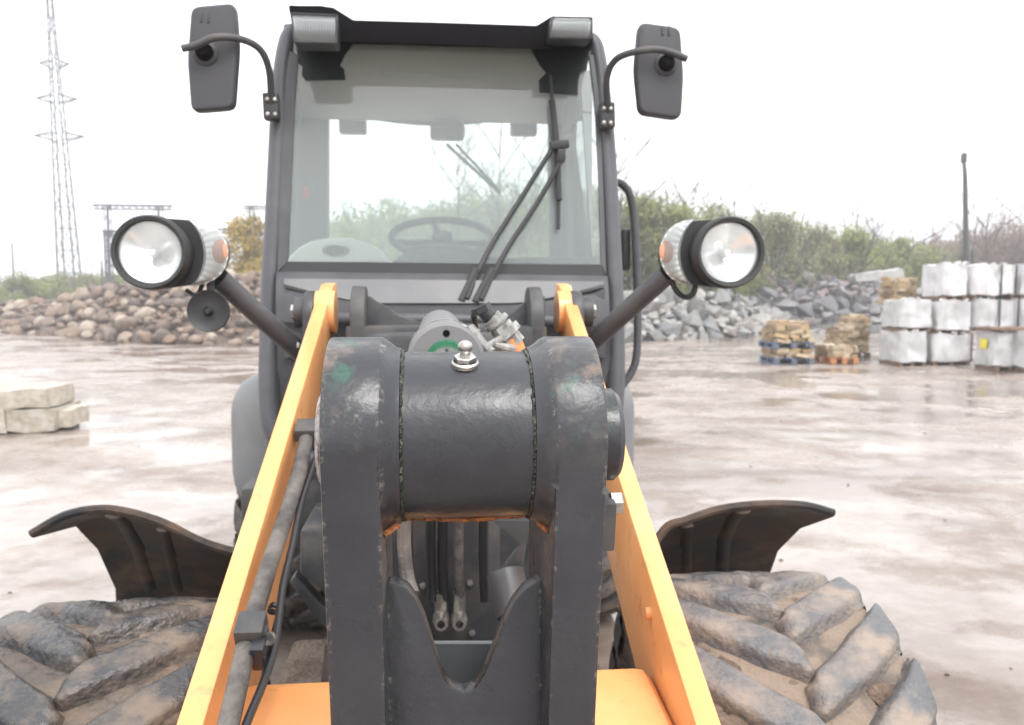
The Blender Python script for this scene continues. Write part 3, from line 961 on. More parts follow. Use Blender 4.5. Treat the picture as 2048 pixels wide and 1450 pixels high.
# --- tilt cylinder behind the tube with its strap and sensor plug
cc = at(893, 722, 1.40)
bm = nb()
lathe(bm, [(0, .03), (0, .060), (.006, .066), (.07, .066), (.075, .058), (.9, .058), (.9, 0)], cc, (0, 1, .02), 48)
cylo = part('tilt_cylinder', bm, M['panel'])
bm = nb()
cyl(bm, (cc.x, YC + .05, ZC), cc, .03, 24)
part('cylinder_rod', bm, M['chrome'], cylo)
bm = nb()
lathe(bm, [(-.008, .024), (-.008, .034), (.0, .036)], cc, (0, 1, .02), 32)
part('seal_ring', bm, M['green'], cylo)
bm = nb()
lathe(bm, [(-.002, 0), (-.002, .006), (.002, .006)], cc + Vector((0, 0, .047)), 'y', 14)
part('tapped_hole', bm, M['visor'], cylo)
bm = nb()
lathe(bm, [(.085, .0605), (.085, .068), (.10, .068), (.10, .0605)], cc, (0, 1, .02), 40)
tube(bm, [at(858, 657, 1.46), at(905, 646, 1.45), at(945, 655, 1.44), at(975, 690, 1.43)], .004, 8, flat=(.5, 1.6))
part('steel_strap', bm, M['steel'], cylo)
bm = nb()
tube(bm, [at(893, 644, 1.46), at(960, 664, 1.45)], .005, 10)
tube(bm, [at(940, 655, 1.44), at(968, 692, 1.42), at(985, 706, 1.41)], .009, 10)
tube(bm, [at(962, 700, 1.42), at(1005, 676, 1.42)], .007, 10)
tube(bm, [at(990, 690, 1.42), at(1030, 700, 1.42)], .008, 10)
part('hose_union', bm, M['plug'], cylo)
def seg(bm, a, b_, r, n=16): tube(bm, [at(*a, 1.44), at(*b_, 1.44)], r, n)
bm = nb()
seg(bm, (1032, 706), (1020, 678), .019)
sensor = part('pressure_sensor', bm, mat('sensor_orange', (.75, .25, .08), .5))
bm = nb(); seg(bm, (1030, 690), (1000, 652), .021, 6); seg(bm, (1018, 672), (1008, 660), .027, 6); seg(bm, (1000, 652), (982, 636), .018); seg(bm, (996, 648), (990, 641), .023)
part('sensor_body', bm, M['plug'], sensor)
bm = nb(); seg(bm, (982, 636), (962, 616), .013); seg(bm, (966, 624), (960, 612), .018, 6)
tube(bm, smooth_path([at(962, 616, 1.44), at(948, 628, 1.46), at(950, 655, 1.5), at(944, 700, 1.55)], 4), .006, 8)
part('sensor_plug', bm, M['plastic'], sensor)

# --- head lamps on arms
def lamp(A, B, rA, rB, side):
    Y = 2.2
    a, b_ = at(*A, Y), at(*B, Y)
    s = at(A[0], A[1] - 1, Y).z - at(A[0], A[1], Y).z
    RA, RB = rA * s, rB * s
    bm = nb()
    # housing: hull of the two round lamps, tapering to the back
    def hull(k, y):
        pts = []
        n = 40
        d = (b_ - a); 
        for i in range(n):
            an = 2 * PI * i / n
            v_ = Vector((math.cos(an), 0, math.sin(an)))
            pa, pb = a + v_ * RA * .98 * k, b_ + v_ * RB * .975 * k
            pts.append((pa if v_.dot(d) < RA * .98 * k - RB * k else pb).copy())
        for p in pts: p.y = y
        return pts
    loops = [hull(.985, Y + .030), hull(1.0, Y + .036), hull(.97, Y + .06), hull(.90, Y + .085), hull(.76, Y + .115), hull(.5, Y + .135)]
    V = [[bm.verts.new(p) for p in lp] for lp in loops]
    n = len(V[0])
    for q in range(len(V) - 1):
        for i in range(n):
            bm.faces.new((V[q][i], V[q][(i + 1) % n], V[q + 1][(i + 1) % n], V[q + 1][i]))
    bm.faces.new(V[0]); bm.faces.new(V[-1])
    L_ = part('headlamp', bm, M['plastic'], None, 40)
    bm = nb()
    ri = RA * .83
    lathe(bm, [(.04, RA * .93), (-.015, RA * 1.0), (-.038, RA * .985), (-.046, RA * .94), (-.044, ri * 1.03), (-.03, ri), (.02, ri)], a, 'y', 64)
    part('lamp_ring', bm, M['rubber'], L_, 50)
    bm = nb()
    lathe(bm, [(-.032, ri * .99), (-.038, ri * .8), (-.043, ri * .45), (-.0445, 0)], a, 'y', 56)
    part('lamp_lens', bm, M['lens'], L_, 60)
    bm = nb()
    prof = [(-.026, ri * .985)]
    for k in range(1, 9):
        t = k / 8
        prof.append((-.026 + .046 * t ** .7, ri * (1 - t) + .008))
    n = 40
    rings = []
    for (al, r) in prof:
        rings.append([bm.verts.new(a + Vector((math.cos(2 * PI * i / n) * r, al + (.0012 * math.cos(i * 2 * PI / 8) + .0045 * math.cos(i * 2 * PI / 20 + 1.0)) * (r / ri), math.sin(2 * PI * i / n) * r))) for i in range(n)])
    for q in range(len(rings) - 1):
        for i in range(n):
            bm.faces.new((rings[q][i], rings[q][(i + 1) % n], rings[q + 1][(i + 1) % n], rings[q + 1][i]))
    bm.faces.new(rings[-1])
    part('reflector', bm, M['bowl'], L_, 30)
    bm = nb()
    lathe(bm, [(-.018, 0), (-.016, .008), (-.006, .010), (.02, .010)], a, 'y', 20)
    part('bulb_cap', bm, M['satin'], L_)
    # indicator: a crescent beside the main lamp
    def crescent(k, y):
        cx, cz = b_.x, b_.z
        pts = []
        rbb = RB * 1.0 * k
        cut = RA * 1.27 + (1 - k) * .02
        outer = []
        for i in range(721):
            an = 2 * PI * i / 720
            p = Vector((cx + rbb * math.cos(an), y, cz + rbb * math.sin(an)))
            if (Vector((p.x - a.x, 0, p.z - a.z))).length > cut: outer.append((an, p))
        # order by angle about direction away from a
        base = math.atan2(cz - a.z, cx - a.x)
        outer.sort(key=lambda q: (q[0] - base + PI) % (2 * PI))
        outer = [p for _, p in outer]
        m_ = 26
        O = [outer[round(i * (len(outer) - 1) / m_)] for i in range(m_ + 1)]
        p0, p1 = O[0], O[-1]
        a0 = math.atan2(p0.z - a.z, p0.x - a.x); a1 = math.atan2(p1.z - a.z, p1.x - a.x)
        da = (a1 - a0 + PI) % (2 * PI) - PI
        I = [Vector((a.x + cut * math.cos(a0 + da * i / m_), y, a.z + cut * math.sin(a0 + da * i / m_))) for i in range(m_ + 1)]
        return O, I
    O, I = crescent(1.0, Y + .034)
    rows = []
    for e in range(9):
        t = e / 8
        rows.append([I[i].lerp(O[i], t) + Vector((0, -.022 * math.sin(PI * (.12 + .88 * (1 - t)) * .5) * (1 - .15 * abs(i / 13 - 1)), 0)) for i in range(27)])
    bm = nb(); sheet(bm, rows, .003)
    part('indicator_lens', bm, M['ribbed'], L_, 50)
    bm = nb()
    rows = [[I[i].lerp(O[i], .03 + .94 * e / 8) + Vector((0, -.002 - .0022 * (i % 2), 0)) for i in range(27)] for e in range(9)]
    sheet(bm, rows, .002)
    part('indicator_reflector', bm, M['satin'], L_, 10)
    bm = nb()
    c_ = I[13].lerp(O[13], .62) + Vector((0, -.004, 0))
    t = bmesh.new(); bmesh.ops.create_uvsphere(t, u_segments=16, v_segments=10, radius=.016)
    bmesh.ops.transform(t, matrix=Matrix.Translation(c_) @ Matrix.Diagonal((1.3, .45, 2.0, 1)), verts=t.verts); merge(bm, t)
    part('indicator_bulb', bm, M['amber'], L_)  # bulb flattened and paled to paint its orange reflection in the lens
    return L_
left_lamp = lamp((308, 506), (384, 503), 74.5, 67, -1)
right_lamp = lamp((1451, 506), (1389, 504), 72, 66, 1)
for pts, bq in (([(612, 715, 2.50), (520, 632, 2.38), (437, 556, 2.28)], (461, 588)), ([(1178, 690, 2.50), (1255, 620, 2.38), (1335, 548, 2.28)], None)):
    bm = nb(); tube(bm, [at(*p) for p in pts], .029, 20)
    la = part('lamp_arm', bm, M['cab'])
    if bq:
        bm = nb(); lathe(bm, [(-.012, 0), (-.010, .010), (.002, .011)], at(*bq, 2.30), 'y', 12)
        part('bolt', bm, M['steel'], la)
        bm = nb(); lathe(bm, [(-.012, 0), (-.010, .009), (.002, .011)], at(594, 690, 2.45), 'y', 12)
        part('bolt', bm, M['steel'], la)
bm = nb()
hc = at(417, 622, 2.23)
lathe(bm, [(-.012, 0), (-.012, .006), (-.006, .010), (.002, .014), (.004, .028), (-.002, .045), (-.006, .0535), (-.001, .0555), (.012, .05), (.03, .03), (.06, .03), (.062, 0)], hc, 'y', 40)
horn = part('horn', bm, M['plastic'], None, 50)
bm = nb()
box(bm, hc + Vector((.0, .03, .05)), (.02, .012, .09), None, .002)
part('horn_bracket', bm, M['char'], horn)
bm = nb()
tube(bm, smooth_path([at(px, py, 2.26) for px, py in [(1342, 558), (1352, 580), (1370, 594), (1386, 588), (1392, 568)]], 5), .008, 8)
part('lamp_cable', bm, M['plastic'])
bm = nb()
tube(bm, smooth_path([at(px, py, 2.26) for px, py in [(405, 568), (398, 584), (388, 590), (372, 580)]], 5), .006, 8)
part('lamp_cable', bm, M['plastic'])

# --- front fenders
def fender(rows):
    bm = nb()
    g_ = []
    for Y, pts in rows:
        g_.append(smooth_path([at(px, py, Y) for px, py in pts], 4))
    # interpolate between rows
    G_ = []
    ncol = len(g_[0])
    for i in range(len(g_) - 1):
        for k in range(4):
            G_.append([g_[i][j].lerp(g_[i + 1][j], k / 4) for j in range(ncol)])
    G_.append(g_[-1])
    sheet(bm, G_, .010)
    f = part('front_fender', bm, M['fender'], None, 60)
    # rolled lip along the front edge
    bm = nb(); tube(bm, g_[0], .010, 8)
    part('fender_lip', bm, M['fender'], f)
    bm = nb(); j = ncol // 2 + 2
    tube(bm, [g_[i][j] + Vector((0, 0, -.012)) for i in range(len(g_))], .014, 8, flat=(.6, 1.6))
    j = ncol // 3
    tube(bm, [g_[i][j] + Vector((0, 0, -.012)) for i in range(len(g_))], .012, 8, flat=(.6, 1.6))
    part('stiffening_rib', bm, M['fender'], f)
fender([(1.92, [(490, 1110), (405, 1084), (330, 1047), (260, 1025), (200, 1018), (130, 1031), (63, 1068)]),
        (2.10, [(490, 1114), (405, 1092), (335, 1060), (275, 1040), (230, 1030), (190, 1032), (150, 1045)]),
        (2.25, [(490, 1135), (410, 1120), (345, 1104), (300, 1092), (260, 1086), (225, 1086), (196, 1092)]),
        (2.36, [(490, 1180), (420, 1178), (360, 1174), (320, 1171), (290, 1170), (260, 1170), (233, 1172)]),
        (2.42, [(490, 1330), (420, 1330), (360, 1330), (320, 1330), (290, 1330), (260, 1330), (240, 1330)])])
fender([(1.92, [(1305, 1092), (1335, 1052), (1372, 1040), (1440, 1018), (1530, 1008), (1610, 1011), (1667, 1026)]),
        (2.10, [(1300, 1100), (1335, 1064), (1372, 1050), (1430, 1032), (1500, 1024), (1560, 1032), (1602, 1050)]),
        (2.25, [(1290, 1115), (1330, 1094), (1370, 1084), (1420, 1076), (1470, 1076), (1515, 1082), (1556, 1096)]),
        (2.36, [(1285, 1160), (1325, 1150), (1370, 1146), (1420, 1146), (1460, 1148), (1500, 1150), (1534, 1154)]),
        (2.42, [(1285, 1330), (1325, 1330), (1370, 1330), (1420, 1330), (1460, 1330), (1500, 1330), (1530, 1330)])])

# --- tyres
def lug_mesh(mirror, wet=False):
    bm = nb()
    S = []
    n = 9
    for k in range(n):
        s = k / (n - 1)
        x = -.012 + .217 * s
        ph = .02 + .30 * s + .11 * s ** 2.4
        w = .078 + .028 * s
        rt = .510 - .010 * s ** 2; rb = .465
        if k == 0: rt = .492; w *= .72
        if k == n - 1: rt = .494
        S.append((x, ph, w, rt, rb))
    S.insert(1, (.004, .026, .068, .508, .465))
    S.append((.2150, .440, .098, .455, .44)); S.append((.2120, .455, .095, .415, .41))
    rings = []
    for (x, ph, w, rt, rb) in S:
        r4 = []
        for (r, ww) in ((rb, .74), (rt - .022, .60), (rt - .009, .545), (rt - .002, .46), (rt, .34), (rt, -.34), (rt - .002, -.46), (rt - .009, -.545), (rt - .022, -.60), (rb, -.74)):
            a = ph + ww * w / .5
            r4.append(bm.verts.new(((-x if mirror else x), r * math.sin(a), r * math.cos(a))))
        rings.append(r4)
    for q in range(len(rings) - 1):
        for i in range(9):
            bm.faces.new((rings[q][i], rings[q][i + 1], rings[q + 1][i + 1], rings[q + 1][i]))
    bm.faces.new(rings[0]); bm.faces.new(rings[-1])
    off = Vector((31, 7, 3)) if mirror else Vector((0, 0, 0))
    bmesh.ops.subdivide_edges(bm, edges=[e for e in bm.edges if e.calc_length() > .018], cuts=1, use_grid_fill=True)
    for v in bm.verts:
        n_ = noise.noise(v.co * 16 + off) * .0045 + noise.noise(v.co * 45 + off) * .0022
        d = Vector((0, v.co.y, v.co.z)).normalized()
        v.co += d * n_ + Vector((noise.noise(v.co * 14 + off + Vector((4, 0, 0))) * .005, noise.noise(v.co * 14 + off + Vector((0, 9, 0))) * .006, 0))
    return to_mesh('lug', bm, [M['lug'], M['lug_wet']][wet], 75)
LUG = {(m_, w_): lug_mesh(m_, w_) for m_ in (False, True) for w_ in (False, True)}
bm = nb()
lathe(bm, [(-.125, .27), (-.16, .29), (-.19, .34), (-.205, .39), (-.208, .43), (-.200, .457), (-.17, .468), (-.10, .474), (0, .477), (.10, .474), (.17, .468), (.200, .457), (.208, .43), (.205, .39), (.19, .34), (.16, .29), (.125, .27)], (0, 0, 0), 'x', 80)
TY = to_mesh('tyre', bm, M['tyre'], 60)
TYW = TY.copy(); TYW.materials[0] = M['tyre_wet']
bm = nb()
lathe(bm, [(-.12, .0), (-.06, .1), (-.05, .2), (-.11, .25), (-.13, .275), (-.11, .262), (.11, .262), (.13, .275), (.11, .25), (.02, .2), (.03, .1), (.05, 0)], (0, 0, 0), 'x', 40)
RIM = to_mesh('rim', bm, M['orange'], 40)
NL = 18
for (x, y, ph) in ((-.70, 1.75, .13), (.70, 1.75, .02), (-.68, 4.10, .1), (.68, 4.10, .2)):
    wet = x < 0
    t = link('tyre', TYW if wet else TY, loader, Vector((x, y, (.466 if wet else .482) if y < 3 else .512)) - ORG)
    t.scale = (1.14, .952, .952) if y < 3 else (1, 1, 1)
    link('rim', RIM, t)
    for k in range(NL):
        for mi in (False, True):
            # centre of each lug leads towards the front of the machine
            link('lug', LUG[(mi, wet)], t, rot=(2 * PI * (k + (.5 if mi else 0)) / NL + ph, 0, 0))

# mud caked on the inner shoulders and between the lugs of the front tyres
for t in [o for o in loader.children if o.name.startswith('tyre')][:2]:
    rr = random.Random(int(t.location.x * 100)); bm = nb()
    sgn = -1 if t.location.x > 0 else 1
    for k in range(150):
        a = rr.uniform(-2.2, .9)
        x = sgn * rr.uniform(.13, .214) if rr.random() < .75 else rr.uniform(-.2, .2)
        r = .462 if abs(x) < .19 else rr.uniform(.41, .46)
        s_ = rr.uniform(.010, .026)
        q = bmesh.new(); bmesh.ops.create_icosphere(q, subdivisions=2, radius=s_)
        for v in q.verts: v.co *= 1 + .45 * noise.noise(v.co * 60 + Vector((k, 0, 0)))
        bmesh.ops.transform(q, matrix=Matrix.Translation((x, r * math.sin(a), r * math.cos(a))) @ Matrix.Diagonal((1.3, 1.5, .8, 1)), verts=q.verts)
        merge(bm, q)
    tag(link('caked_mud', to_mesh('caked_mud', bm, M['mud'], 80), t), kind='stuff')

# ------------------------------------------------------------------ stones
def stone_meshes(name, n, m, angular, seed, flat=1.0):
    rr = random.Random(seed); out = []
    for k in range(n):
        bm = nb()
        if angular:
            for _ in range(12):
                v = Vector((rr.gauss(0, 1), rr.gauss(0, 1), rr.gauss(0, 1))).normalized()
                bm.verts.new((v.x * .62 * rr.uniform(.75, 1.1), v.y * .5 * rr.uniform(.75, 1.1), v.z * .42 * rr.uniform(.75, 1.1) * flat))
            res = bmesh.ops.convex_hull(bm, input=bm.verts[:])
            junk = [g_ for g_ in res['geom_interior'] if isinstance(g_, bmesh.types.BMVert)]
            bmesh.ops.delete(bm, geom=list(set(junk)), context='VERTS')
            bev(bm, .02, 1, 25)
        else:
            bmesh.ops.create_icosphere(bm, subdivisions=2, radius=.5)
            off = Vector((rr.uniform(0, 50), rr.uniform(0, 50), rr.uniform(0, 50)))
            sc = Vector((rr.uniform(1.0, 1.3), rr.uniform(.8, 1.05), rr.uniform(.62, .85)))
            for v in bm.verts:
                d = v.co.normalized()
                v.co = Vector((v.co.x * sc.x, v.co.y * sc.y, v.co.z * sc.z)) * (1 + .34 * noise.noise(d * 1.3 + off) + .1 * noise.noise(d * 3 + off))
        out.append(to_mesh(name, bm, m, 22 if angular else 50))
    return out

def pile(name, label, meshes, m_core, ridge, base, Yb, Yt, size, seed, n_max, cat='stone pile', depth=5.0, vis=None):
    """heap of stones; ridge and base are outlines surveyed as (px, py); Yb/Yt give the distance of the foot and of the ridge"""
    rr = random.Random(seed)
    def interp(L_, x):
        for (x0, y0), (x1, y1) in zip(L_, L_[1:]):
            if x <= x1: return y0 + (y1 - y0) * (x - x0) / (x1 - x0)
        return L_[-1][1]
    x0, x1 = base[0][0], base[-1][0]
    def surf(px, t):
        """t 0 foot .. 1 ridge .. 2 foot at the far side"""
        f = gnd(px, interp(base, px)); top = at(px, interp(ridge, px), f.y + Yt)
        if t <= 1:
            s_ = t ** .85
            p = f.lerp(top, t); p.z = top.z * s_; return p
        b_ = Vector((top.x, top.y + depth, 0)); p = top.lerp(b_, t - 1); p.z = top.z * (2 - t) ** .9; return p
    c = surf((x0 + x1) / 2, .5)
    root = empty(name, (c.x, c.y, 0), label=label, cat=cat)
    root_l = Vector((c.x, c.y, 0))
    bm = nb()
    nx = 40; nt = 16
    V = [[bm.verts.new(surf(x0 + (x1 - x0) * i / nx, 2 * j / nt) - root_l - Vector((0, 0, size * .45 if 0 < j < nt else .3)) + Vector((0, 0, .25 * size * rr.uniform(-1, 1)))) for j in range(nt + 1)] for i in range(nx + 1)]
    for i in range(nx):
        for j in range(nt):
            bm.faces.new((V[i][j], V[i + 1][j], V[i + 1][j + 1], V[i][j + 1]))
    tag(link('rubble_core', to_mesh('rubble_core', bm, m_core, 0), root), kind='stuff')
    placed = []; tries = 0
    while len(placed) < n_max and tries < 14000:
        tries += 1
        px = rr.uniform(*(vis or (x0, x1))); t = rr.random() * 1.12 - .02
        p = surf(px, max(0, t))
        s = size * rr.choice((.5, .6, .7, .8, .9, 1.0, 1.1, 1.3, 1.6, 1.8))
        if any((p - q).length < .37 * (s + r_) for q, r_ in placed): continue
        placed.append((p, s))
        o = link('stone', rr.choice(meshes), root, p - root_l + Vector((0, 0, s * .02)), (rr.uniform(-.7, .7), rr.uniform(-.5, .5), rr.uniform(0, 6.28)), (s * 1.12, s * 1.12, s * 1.12))
    # smaller pieces filling the gaps, and the unseen far side, as one part
    bm = nb()
    for k in range(420):
        px = rr.uniform(x0, x1); t = rr.choice((rr.random(), rr.random(), 1 + rr.random() * .9))
        p = surf(px, t) - root_l; s = size * (rr.uniform(.3, .6) if t < 1 and (not vis or vis[0] < px < vis[1]) else rr.uniform(.7, 1.2))
        t_ = bmesh.new(); t_.from_mesh(rr.choice(meshes))
        bmesh.ops.transform(t_, matrix=Matrix.Translation(p - Vector((0, 0, s * .1))) @ Euler((rr.uniform(-1, 1), rr.uniform(-1, 1), rr.uniform(0, 6))).to_matrix().to_4x4() @ Matrix.Diagonal((s, s, s, 1)), verts=t_.verts)
        merge(bm, t_)
    tag(link('small_stone', to_mesh('small_stone', bm, meshes[0].materials[0], 40), root), kind='stuff')
    return root

def stone_mat(name, ramp, scale=3.0):
    """each stone takes its own tone from the list; veins and dirt by noise"""
    m = bpy.data.materials.new(name); m.use_nodes = True
    nt = m.node_tree; b = nt.nodes['Principled BSDF']; L = nt.links.new
    oi = nt.nodes.new('ShaderNodeObjectInfo'); cr = nt.nodes.new('ShaderNodeValToRGB'); cr.color_ramp.interpolation = 'CONSTANT'
    while len(cr.color_ramp.elements) < len(ramp): cr.color_ramp.elements.new(.5)
    for i, c in enumerate(ramp):
        cr.color_ramp.elements[i].position = i / len(ramp); cr.color_ramp.elements[i].color = (*c, 1)
    L(oi.outputs['Random'], cr.inputs[0])
    tc = nt.nodes.new('ShaderNodeTexCoord'); n = nt.nodes.new('ShaderNodeTexNoise'); n.inputs['Scale'].default_value = scale; n.inputs['Detail'].default_value = 8; n.inputs['Roughness'].default_value = .7
    L(tc.outputs['Object'], n.inputs['Vector'])
    r = nt.nodes.new('ShaderNodeMapRange'); r.inputs['From Min'].default_value = .3; r.inputs['From Max'].default_value = .7; r.inputs['To Min'].default_value = .65; r.inputs['To Max'].default_value = 1.3
    L(n.outputs['Fac'], r.inputs['Value'])
    h = nt.nodes.new('ShaderNodeHueSaturation'); L(r.outputs[0], h.inputs['Value']); L(cr.outputs[0], h.inputs['Color']); L(h.outputs[0], b.inputs['Base Color'])
    b.inputs['Roughness'].default_value = .7
    bp = nt.nodes.new('ShaderNodeBump'); bp.inputs['Strength'].default_value = .6; bp.inputs['Distance'].default_value = .05; L(n.outputs['Fac'], bp.inputs['Height']); L(bp.outputs[0], b.inputs['Normal'])
    return m

m_brown = stone_mat('brown_boulder', [(.17, .12, .09), (.22, .16, .12), (.14, .10, .08), (.27, .21, .165), (.18, .14, .115), (.34, .285, .23), (.20, .135, .095), (.12, .095, .08), (.24, .18, .135)])
m_pale = stone_mat('pale_grey_rock', [(.23, .23, .225), (.17, .175, .17), (.31, .295, .275), (.20, .205, .195), (.14, .145, .145), (.26, .24, .22), (.21, .195, .185)])
m_grey = stone_mat('dark_grey_rock', [(.17, .165, .17), (.22, .21, .21), (.13, .125, .13), (.20, .165, .16), (.16, .16, .17), (.25, .24, .24), (.19, .15, .145)])
m_dirt = mat('pile_dirt', (.085, .062, .05), .9, noise_scale=4, color2=(.14, .105, .085))
m_rubble = mat('rubble_dirt', (.10, .095, .09), .9, noise_scale=4, color2=(.16, .15, .14))  # dark dirt of the core under the angular rocks
brown = stone_meshes('boulder', 8, m_brown, False, 1)
pale = stone_meshes('rock', 8, m_pale, True, 2)
grey = stone_meshes('rock', 8, m_grey, True, 3)
pile('boulder_pile', 'long heap of rounded brown boulders on the mud left of the loader', brown, m_dirt,
     [(-260, 604), (-60, 606), (60, 604), (140, 596), (230, 576), (330, 562), (420, 552), (500, 546), (620, 546), (720, 570)],
     [(-260, 662), (0, 666), (130, 672), (260, 688), (400, 692), (520, 690), (640, 686), (720, 682)], 0, 5.5, .43, 11, 300, vis=(-45, 570))
pile('rock_pile', 'heap of pale angular rocks in front of the bushes right of the cab', pale, m_rubble,
     [(1090, 620), (1200, 600), (1290, 588), (1380, 592), (1440, 586), (1490, 600), (1560, 640), (1600, 668)],
     [(1090, 676), (1280, 684), (1400, 680), (1500, 674), (1600, 676)], 0, 4.0, .78, 12, 130)
pile('rock_pile', 'taller heap of dark grey angular rocks behind the pallets of tan stone', grey, m_rubble,
     [(1380, 610), (1470, 590), (1520, 566), (1570, 556), (1612, 546), (1660, 556), (1720, 562), (1790, 566), (1880, 590), (1960, 610)],
     [(1380, 668), (1500, 668), (1650, 666), (1800, 664), (1960, 660)], 0, 6.0, .66, 13, 240)
# a long pale slab on top of the dark heap
bm = nb()
sa, sb = at(1705, 556, 40.5), at(1794, 549, 40.5)
t_ = bmesh.new(); bmesh.ops.create_cube(t_, size=1); bmesh.ops.subdivide_edges(t_, edges=t_.edges[:], cuts=3, use_grid_fill=True)
for v in t_.verts:
    v.co = Vector((v.co.x * (sb - sa).length, v.co.y * 1.2, v.co.z * (.45 + .12 * v.co.x)))
    v.co += Vector((noise.noise(v.co * 2) * .1, 0, noise.noise(v.co * 2 + Vector((9, 0, 0))) * .12))
merge(bm, t_)
tag(link('stone_slab', to_mesh('stone_slab', bm, stone_mat('pale_slab', [(.38, .37, .36), (.36, .35, .34)]), 40), None, (sa + sb) / 2, (0, R(-6), R(-5))), 'long pale grey slab lying on top of the dark rock heap', 'stone slab')

# ------------------------------------------------------------------ sawn limestone blocks at the left
m_lime = mat('limestone', (.34, .295, .235), .8, noise_scale=7, color2=(.45, .42, .37), bump=.7, bump_scale=14, rand=.08)
def rough_block(w, d, h, seed, cuts=4, amp=.035):
    bm = nb(); bmesh.ops.create_cube(bm, size=1)
    bmesh.ops.subdivide_edges(bm, edges=bm.edges[:], cuts=cuts, use_grid_fill=True)
    off = Vector((seed * 7.3, seed * 3.1, 0))
    for v in bm.verts:
        c = Vector((v.co.x * w, v.co.y * d, v.co.z * h))
        n_ = Vector((noise.noise(c * 3 + off), noise.noise(c * 3 + off + Vector((5, 0, 0))), noise.noise(c * 3 + off + Vector((0, 5, 0)))))
        v.co = c * (1 - .02 * noise.noise(c * 6 + off)) + n_ * amp
    return bm
YB = gnd(80, 868).y
def blk(x0p, x1p, ytop, ybot, Y, depth, seed, label):
    a, b_ = at(x0p, ybot, Y), at(x1p, ytop, Y)
    w, h = b_.x - a.x, b_.z - a.z
    o = link('stone_block', to_mesh('stone_block', rough_block(w, depth, h, seed), m_lime, 50), None, ((a.x + b_.x) / 2, Y + depth / 2, (a.z + b_.z) / 2))
    tag(o, label, 'stone block', 'sawn stone blocks stacked at the left')
blk(-110, 92, 780, 818, YB, .8, 1, 'cream stone block lying on top of the others at the left edge')
blk(12, 104, 819, 862, YB, .8, 2, 'cream stone block under the top block, right of the vertical joint')
blk(-130, 9, 820, 866, YB, .8, 3, 'cream stone block cut off by the left edge in the lower row')
blk(100, 141, 820, 854, YB + .12, .5, 4, 'short broken cream stone block at the right end of the lower row')
for i, (x0p, x1p, lab) in enumerate(((52, 106, 'dark timber bearer under the lower cream stone blocks'), (-60, 12, 'dark timber bearer under the cream block at the left edge'))):
    a, b_ = at(x0p, 884, YB + .06), at(x1p, 858, YB + .06)
    bm = nb(); box(bm, (0, 0, 0), (b_.x - a.x, .75, max(.06, b_.z - .0)), None, .006)
    tag(link('timber_bearer', to_mesh('timber_bearer', bm, mat('wet_timber', (.035, .028, .024), .6), 30), None, ((a.x + b_.x) / 2, YB + .44, b_.z / 2)), lab, 'timber bearer', 'bearers under the cream blocks')

# ------------------------------------------------------------------ pallets of tan stone, wrapped pallets
m_blue = mat('blue_pallet_paint', (.04, .15, .36), .7, noise_scale=7, color2=(.13, .11, .09), lo=.42, hi=.58)
m_opal = mat('orange_pallet_paint', (.50, .19, .06), .7, noise_scale=9, color2=(.30, .20, .12), lo=.5, hi=.7)
m_wood = mat('pallet_wood', (.20, .13, .085), .8, noise_scale=8, color2=(.13, .09, .065))
m_tan = stone_mat('tan_stone', [(.34, .255, .15), (.40, .31, .20), (.29, .21, .125), (.44, .36, .25), (.25, .185, .12), (.36, .25, .13)])
m_wrap = bpy.data.materials.new('plastic_wrap'); m_wrap.use_nodes = True
def _wrap():
    nt = m_wrap.node_tree; b = nt.nodes['Principled BSDF']; L = nt.links.new
    tc = nt.nodes.new('ShaderNodeTexCoord'); mp = nt.nodes.new('ShaderNodeMapping'); mp.inputs['Scale'].default_value = (5, 5, 2.2)
    n = nt.nodes.new('ShaderNodeTexNoise'); n.inputs['Scale'].default_value = 1.0; n.inputs['Detail'].default_value = 6; n.inputs['Roughness'].default_value = .65
    L(tc.outputs['Object'], mp.inputs[0]); L(mp.outputs[0], n.inputs['Vector'])
    r = nt.nodes.new('ShaderNodeMapRange'); r.inputs['From Min'].default_value = .38; r.inputs['From Max'].default_value = .78
    L(n.outputs['Fac'], r.inputs['Value'])
    x = nt.nodes.new('ShaderNodeMix'); x.data_type = 'RGBA'; x.inputs['A'].default_value = (.60, .60, .605, 1); x.inputs['B'].default_value = (.40, .39, .385, 1)
    L(r.outputs[0], x.inputs['Factor'])
    oi = nt.nodes.new('ShaderNodeObjectInfo'); h = nt.nodes.new('ShaderNodeHueSaturation'); r3 = nt.nodes.new('ShaderNodeMapRange'); r3.inputs['To Min'].default_value = .85; r3.inputs['To Max'].default_value = 1.15
    L(oi.outputs['Random'], r3.inputs['Value']); L(r3.outputs[0], h.inputs['Value']); L(x.outputs['Result'], h.inputs['Color']); L(h.outputs[0], b.inputs['Base Color'])
    b.inputs['Roughness'].default_value = .42
    bp = nt.nodes.new('ShaderNodeBump'); bp.inputs['Strength'].default_value = .35; bp.inputs['Distance'].default_value = .05
    L(n.outputs['Fac'], bp.inputs['Height']); L(bp.outputs[0], b.inputs['Normal'])
_wrap()

